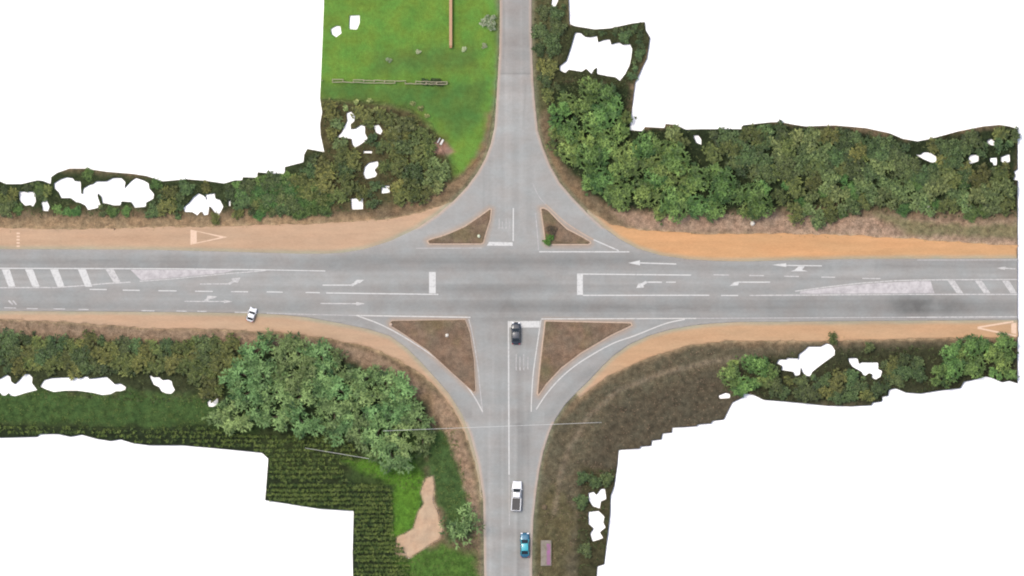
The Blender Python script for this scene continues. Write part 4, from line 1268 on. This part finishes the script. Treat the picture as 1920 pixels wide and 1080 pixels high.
def vehicle(name, label, loc, rz, L_, Wd, Ht, paint, pickup=False, roofpaint=None, s=None):
    root = empty(name, loc, rz)
    tag(root, label, 'pickup truck' if pickup else 'car', 'vehicles on the roads')
    h, w = L_ / 2, Wd / 2
    belt = Ht * .6
    hood = belt * .97
    if pickup:
        secs = [(-h, w * .86, .42, belt * .8), (-h + .06, w * .95, .34, belt), (-h * .5, w, .28, belt + .02), (0, w, .28, belt + .03), (h * .45, w, .28, belt), (h * .8, w * .96, .3, hood * .94), (h * .95, w * .86, .34, hood * .84), (h, w * .7, .4, hood * .68)]
    else:
        secs = [(-h, w * .72, .4, belt * .78), (-h + .12, w * .88, .32, belt * .94), (-h * .7, w * .97, .27, belt), (0, w, .26, belt + .02), (h * .4, w * .99, .26, belt), (h * .75, w * .94, .28, hood * .9), (h * .93, w * .82, .32, hood * .8), (h, w * .62, .38, hood * .62)]
    bm_obj('body', loft(secs, 20, 5.0), paint, root, True)
    # cabin as glass shell, roof and pillars as painted parts
    if pickup:
        yb, yrb, yrf, yf = -h * .12, -h * .08, h * .24, h * .5
    else:
        yb, yrb, yrf, yf = -h * .78, -h * .45, h * .12, h * .46
    wb, wt = w * .9, w * .74
    z0, z1 = belt - .03, Ht - .05

    def q(y, ww, z): return [(-ww, y, z), (ww, y, z)]
    bl, br = q(yb, wb, z0); rl, rr = q(yrb, wt, z1); fl, fr = q(yrf, wt, z1); gl, gr = q(yf, wb, z0)
    bm = bmesh.new()
    V_ = [bm.verts.new(p) for p in (bl, br, rl, rr, fl, fr, gl, gr)]
    for f in ((2, 3, 5, 4), (0, 1, 3, 2), (4, 5, 7, 6), (0, 2, 4, 6), (1, 7, 5, 3), (0, 6, 7, 1)):
        bm.faces.new([V_[k] for k in f])
    bm_obj('cabin_frame', bm, roofpaint or paint, root)

    def lerp(a, c, t): return tuple(a[k] + (c[k] - a[k]) * t for k in range(3))

    def quad(a, b_, c, d_, m1=.07, m2=.07, n=None):
        A = lerp(lerp(a, b_, m1), lerp(d_, c, m1), m2); B = lerp(lerp(a, b_, 1 - m1), lerp(d_, c, 1 - m1), m2)
        Cc = lerp(lerp(a, b_, 1 - m1), lerp(d_, c, 1 - m1), 1 - m2); D = lerp(lerp(a, b_, m1), lerp(d_, c, m1), 1 - m2)
        return [A, B, Cc, D]
    panel('windscreen', quad(gl, gr, fr, fl), M_GLASS, root, .012)
    panel('rear_window', quad(br, bl, rl, rr), M_GLASS, root, .012)
    for a, c, d_, e in ((bl, gl, fl, rl), (gr, br, rr, fr)):
        m_ = lerp(a, c, .5); t_ = lerp(e, d_, .5)
        panel('side_window', quad(a, m_, t_, e, .08, .1), M_GLASS, root, .012)
        panel('side_window', quad(m_, c, d_, t_, .08, .1), M_GLASS, root, .012)
    bm = bmesh.new()
    add_box(bm, (0, (yrb + yrf) / 2, Ht - .02), (wt * 1.96, (yrf - yrb) * 1.02, .08), bevel=.035)
    bm_obj('roof', bm, roofpaint or paint, root, True)
    if pickup:
        bm = bmesh.new()
        yb2 = -h + .12
        yc = (yb2 + yb - .1) / 2; ln = (yb - .1) - yb2
        add_box(bm, (0, yc, belt + .035), (w * 1.62, ln, .02))
        bm_obj('cargo_bed', bm, M_TRIM if roofpaint is None else plain('bed_liner', (.06, .06, .065), .8), root)
        for sx in (-1, 1):
            bm = bmesh.new(); add_box(bm, (sx * w * .9, yc, belt + .06), (w * .16, ln, .1), bevel=.02); bm_obj('bed_side', bm, paint, root)
        bm = bmesh.new(); add_box(bm, (0, -h + .07, belt - .06), (w * 1.9, .1, .36), bevel=.03); bm_obj('tailgate', bm, paint, root)
    wr = .33
    for sx in (-1, 1):
        for yy in (h * .6, -h * .6):
            bm = bmesh.new()
            bmesh.ops.create_cone(bm, cap_ends=True, segments=24, radius1=wr, radius2=wr, depth=.22, matrix=Matrix.Translation((sx * (w - .1), yy, wr)) @ Matrix.Rotation(math.pi / 2, 4, 'Y'))
            wl = bm_obj('wheel', bm, M_TYRE, root)
            bm = bmesh.new()
            bmesh.ops.create_cone(bm, cap_ends=True, segments=20, radius1=wr * .62, radius2=wr * .62, depth=.03, matrix=Matrix.Translation((sx * (w + .02), yy, wr)) @ Matrix.Rotation(math.pi / 2, 4, 'Y'))
            bm_obj('rim', bm, M_RIM, wl)
        bm = bmesh.new(); add_box(bm, (sx * w * .66, h * .95, hood * .76), (.34, .22, .13), bevel=.03); bm_obj('headlight', bm, M_LAMP, root)
        bm = bmesh.new(); add_box(bm, (sx * w * .74, -h + .08, belt * .82), (.22, .16, .16), bevel=.03); bm_obj('tail_light', bm, M_TAIL, root)
        bm = bmesh.new(); add_box(bm, (sx * (w + .07), yf - .12, belt + .08), (.18, .1, .13), bevel=.03); bm_obj('mirror', bm, paint, root)
    for yy in (h - .02, -h + .02):
        bm = bmesh.new(); add_box(bm, (0, yy, .42), (w * 1.35, .14, .18), bevel=.04); bm_obj('bumper', bm, M_TRIM, root)
    return root


P_DARK = plain('dark_grey_car_paint', (.028, .034, .042), .25, .3, .6)
P_ROOFD = plain('grey_car_roof_paint', (.055, .06, .07), .45, .2, .2)
P_WHITE = plain('white_car_paint', (.62, .63, .64), .3, 0, .5)
vehicle('parked_car', 'dark grey car stopped at the south stop line', (*P(967.5, 625), ROADZ), 0, 4.1, 1.72, 1.46, P_DARK, roofpaint=P_ROOFD)
vehicle('pickup_truck', 'white pickup truck with a dark cargo bed driving up the south road', (*P(968.5, 930), ROADZ), math.radians(-3), 5.6, 1.86, 1.7, P_WHITE, pickup=True)
vehicle('small_car', 'very small white car half on the orange shoulder of the west road', (*P(471.5, 590), .05), math.radians(-18), 2.6, 1.5, 1.5, P_WHITE)
P_BLUE = plain('blue_car_paint', (.015, .1, .17), .3, .2, .5)
P_CYAN = plain('turquoise_roof_paint', (.03, .3, .36), .4, 0, .3)
vehicle('blue_car', 'blue car with a turquoise roof near the bottom of the south road', (*P(984, 1022), ROADZ), 0, 4.6, 1.75, 1.48, P_BLUE, roofpaint=P_CYAN)
root = empty('concrete_slab', (*P(1024, 1037), .0))
tag(root, 'grey roadside slab with a faded magenta stripe, right of the blue car', 'slab')
bm = bmesh.new(); add_box(bm, (0, 0, .15), (2.0, 4.8, .5), bevel=.04)
bm_obj('slab', bm, paint_mat('weathered_concrete', alb(150, 142, 130), alb(122, 114, 96), .7, .9), root)
bm = bmesh.new(); add_box(bm, (.45, -.25, .4), (.7, 4.0, .03), bevel=.008)
bm_obj('stripe', bm, paint_mat('faded_magenta_paint', alb(166, 106, 152), alb(136, 116, 118), .6, 1.2), root)
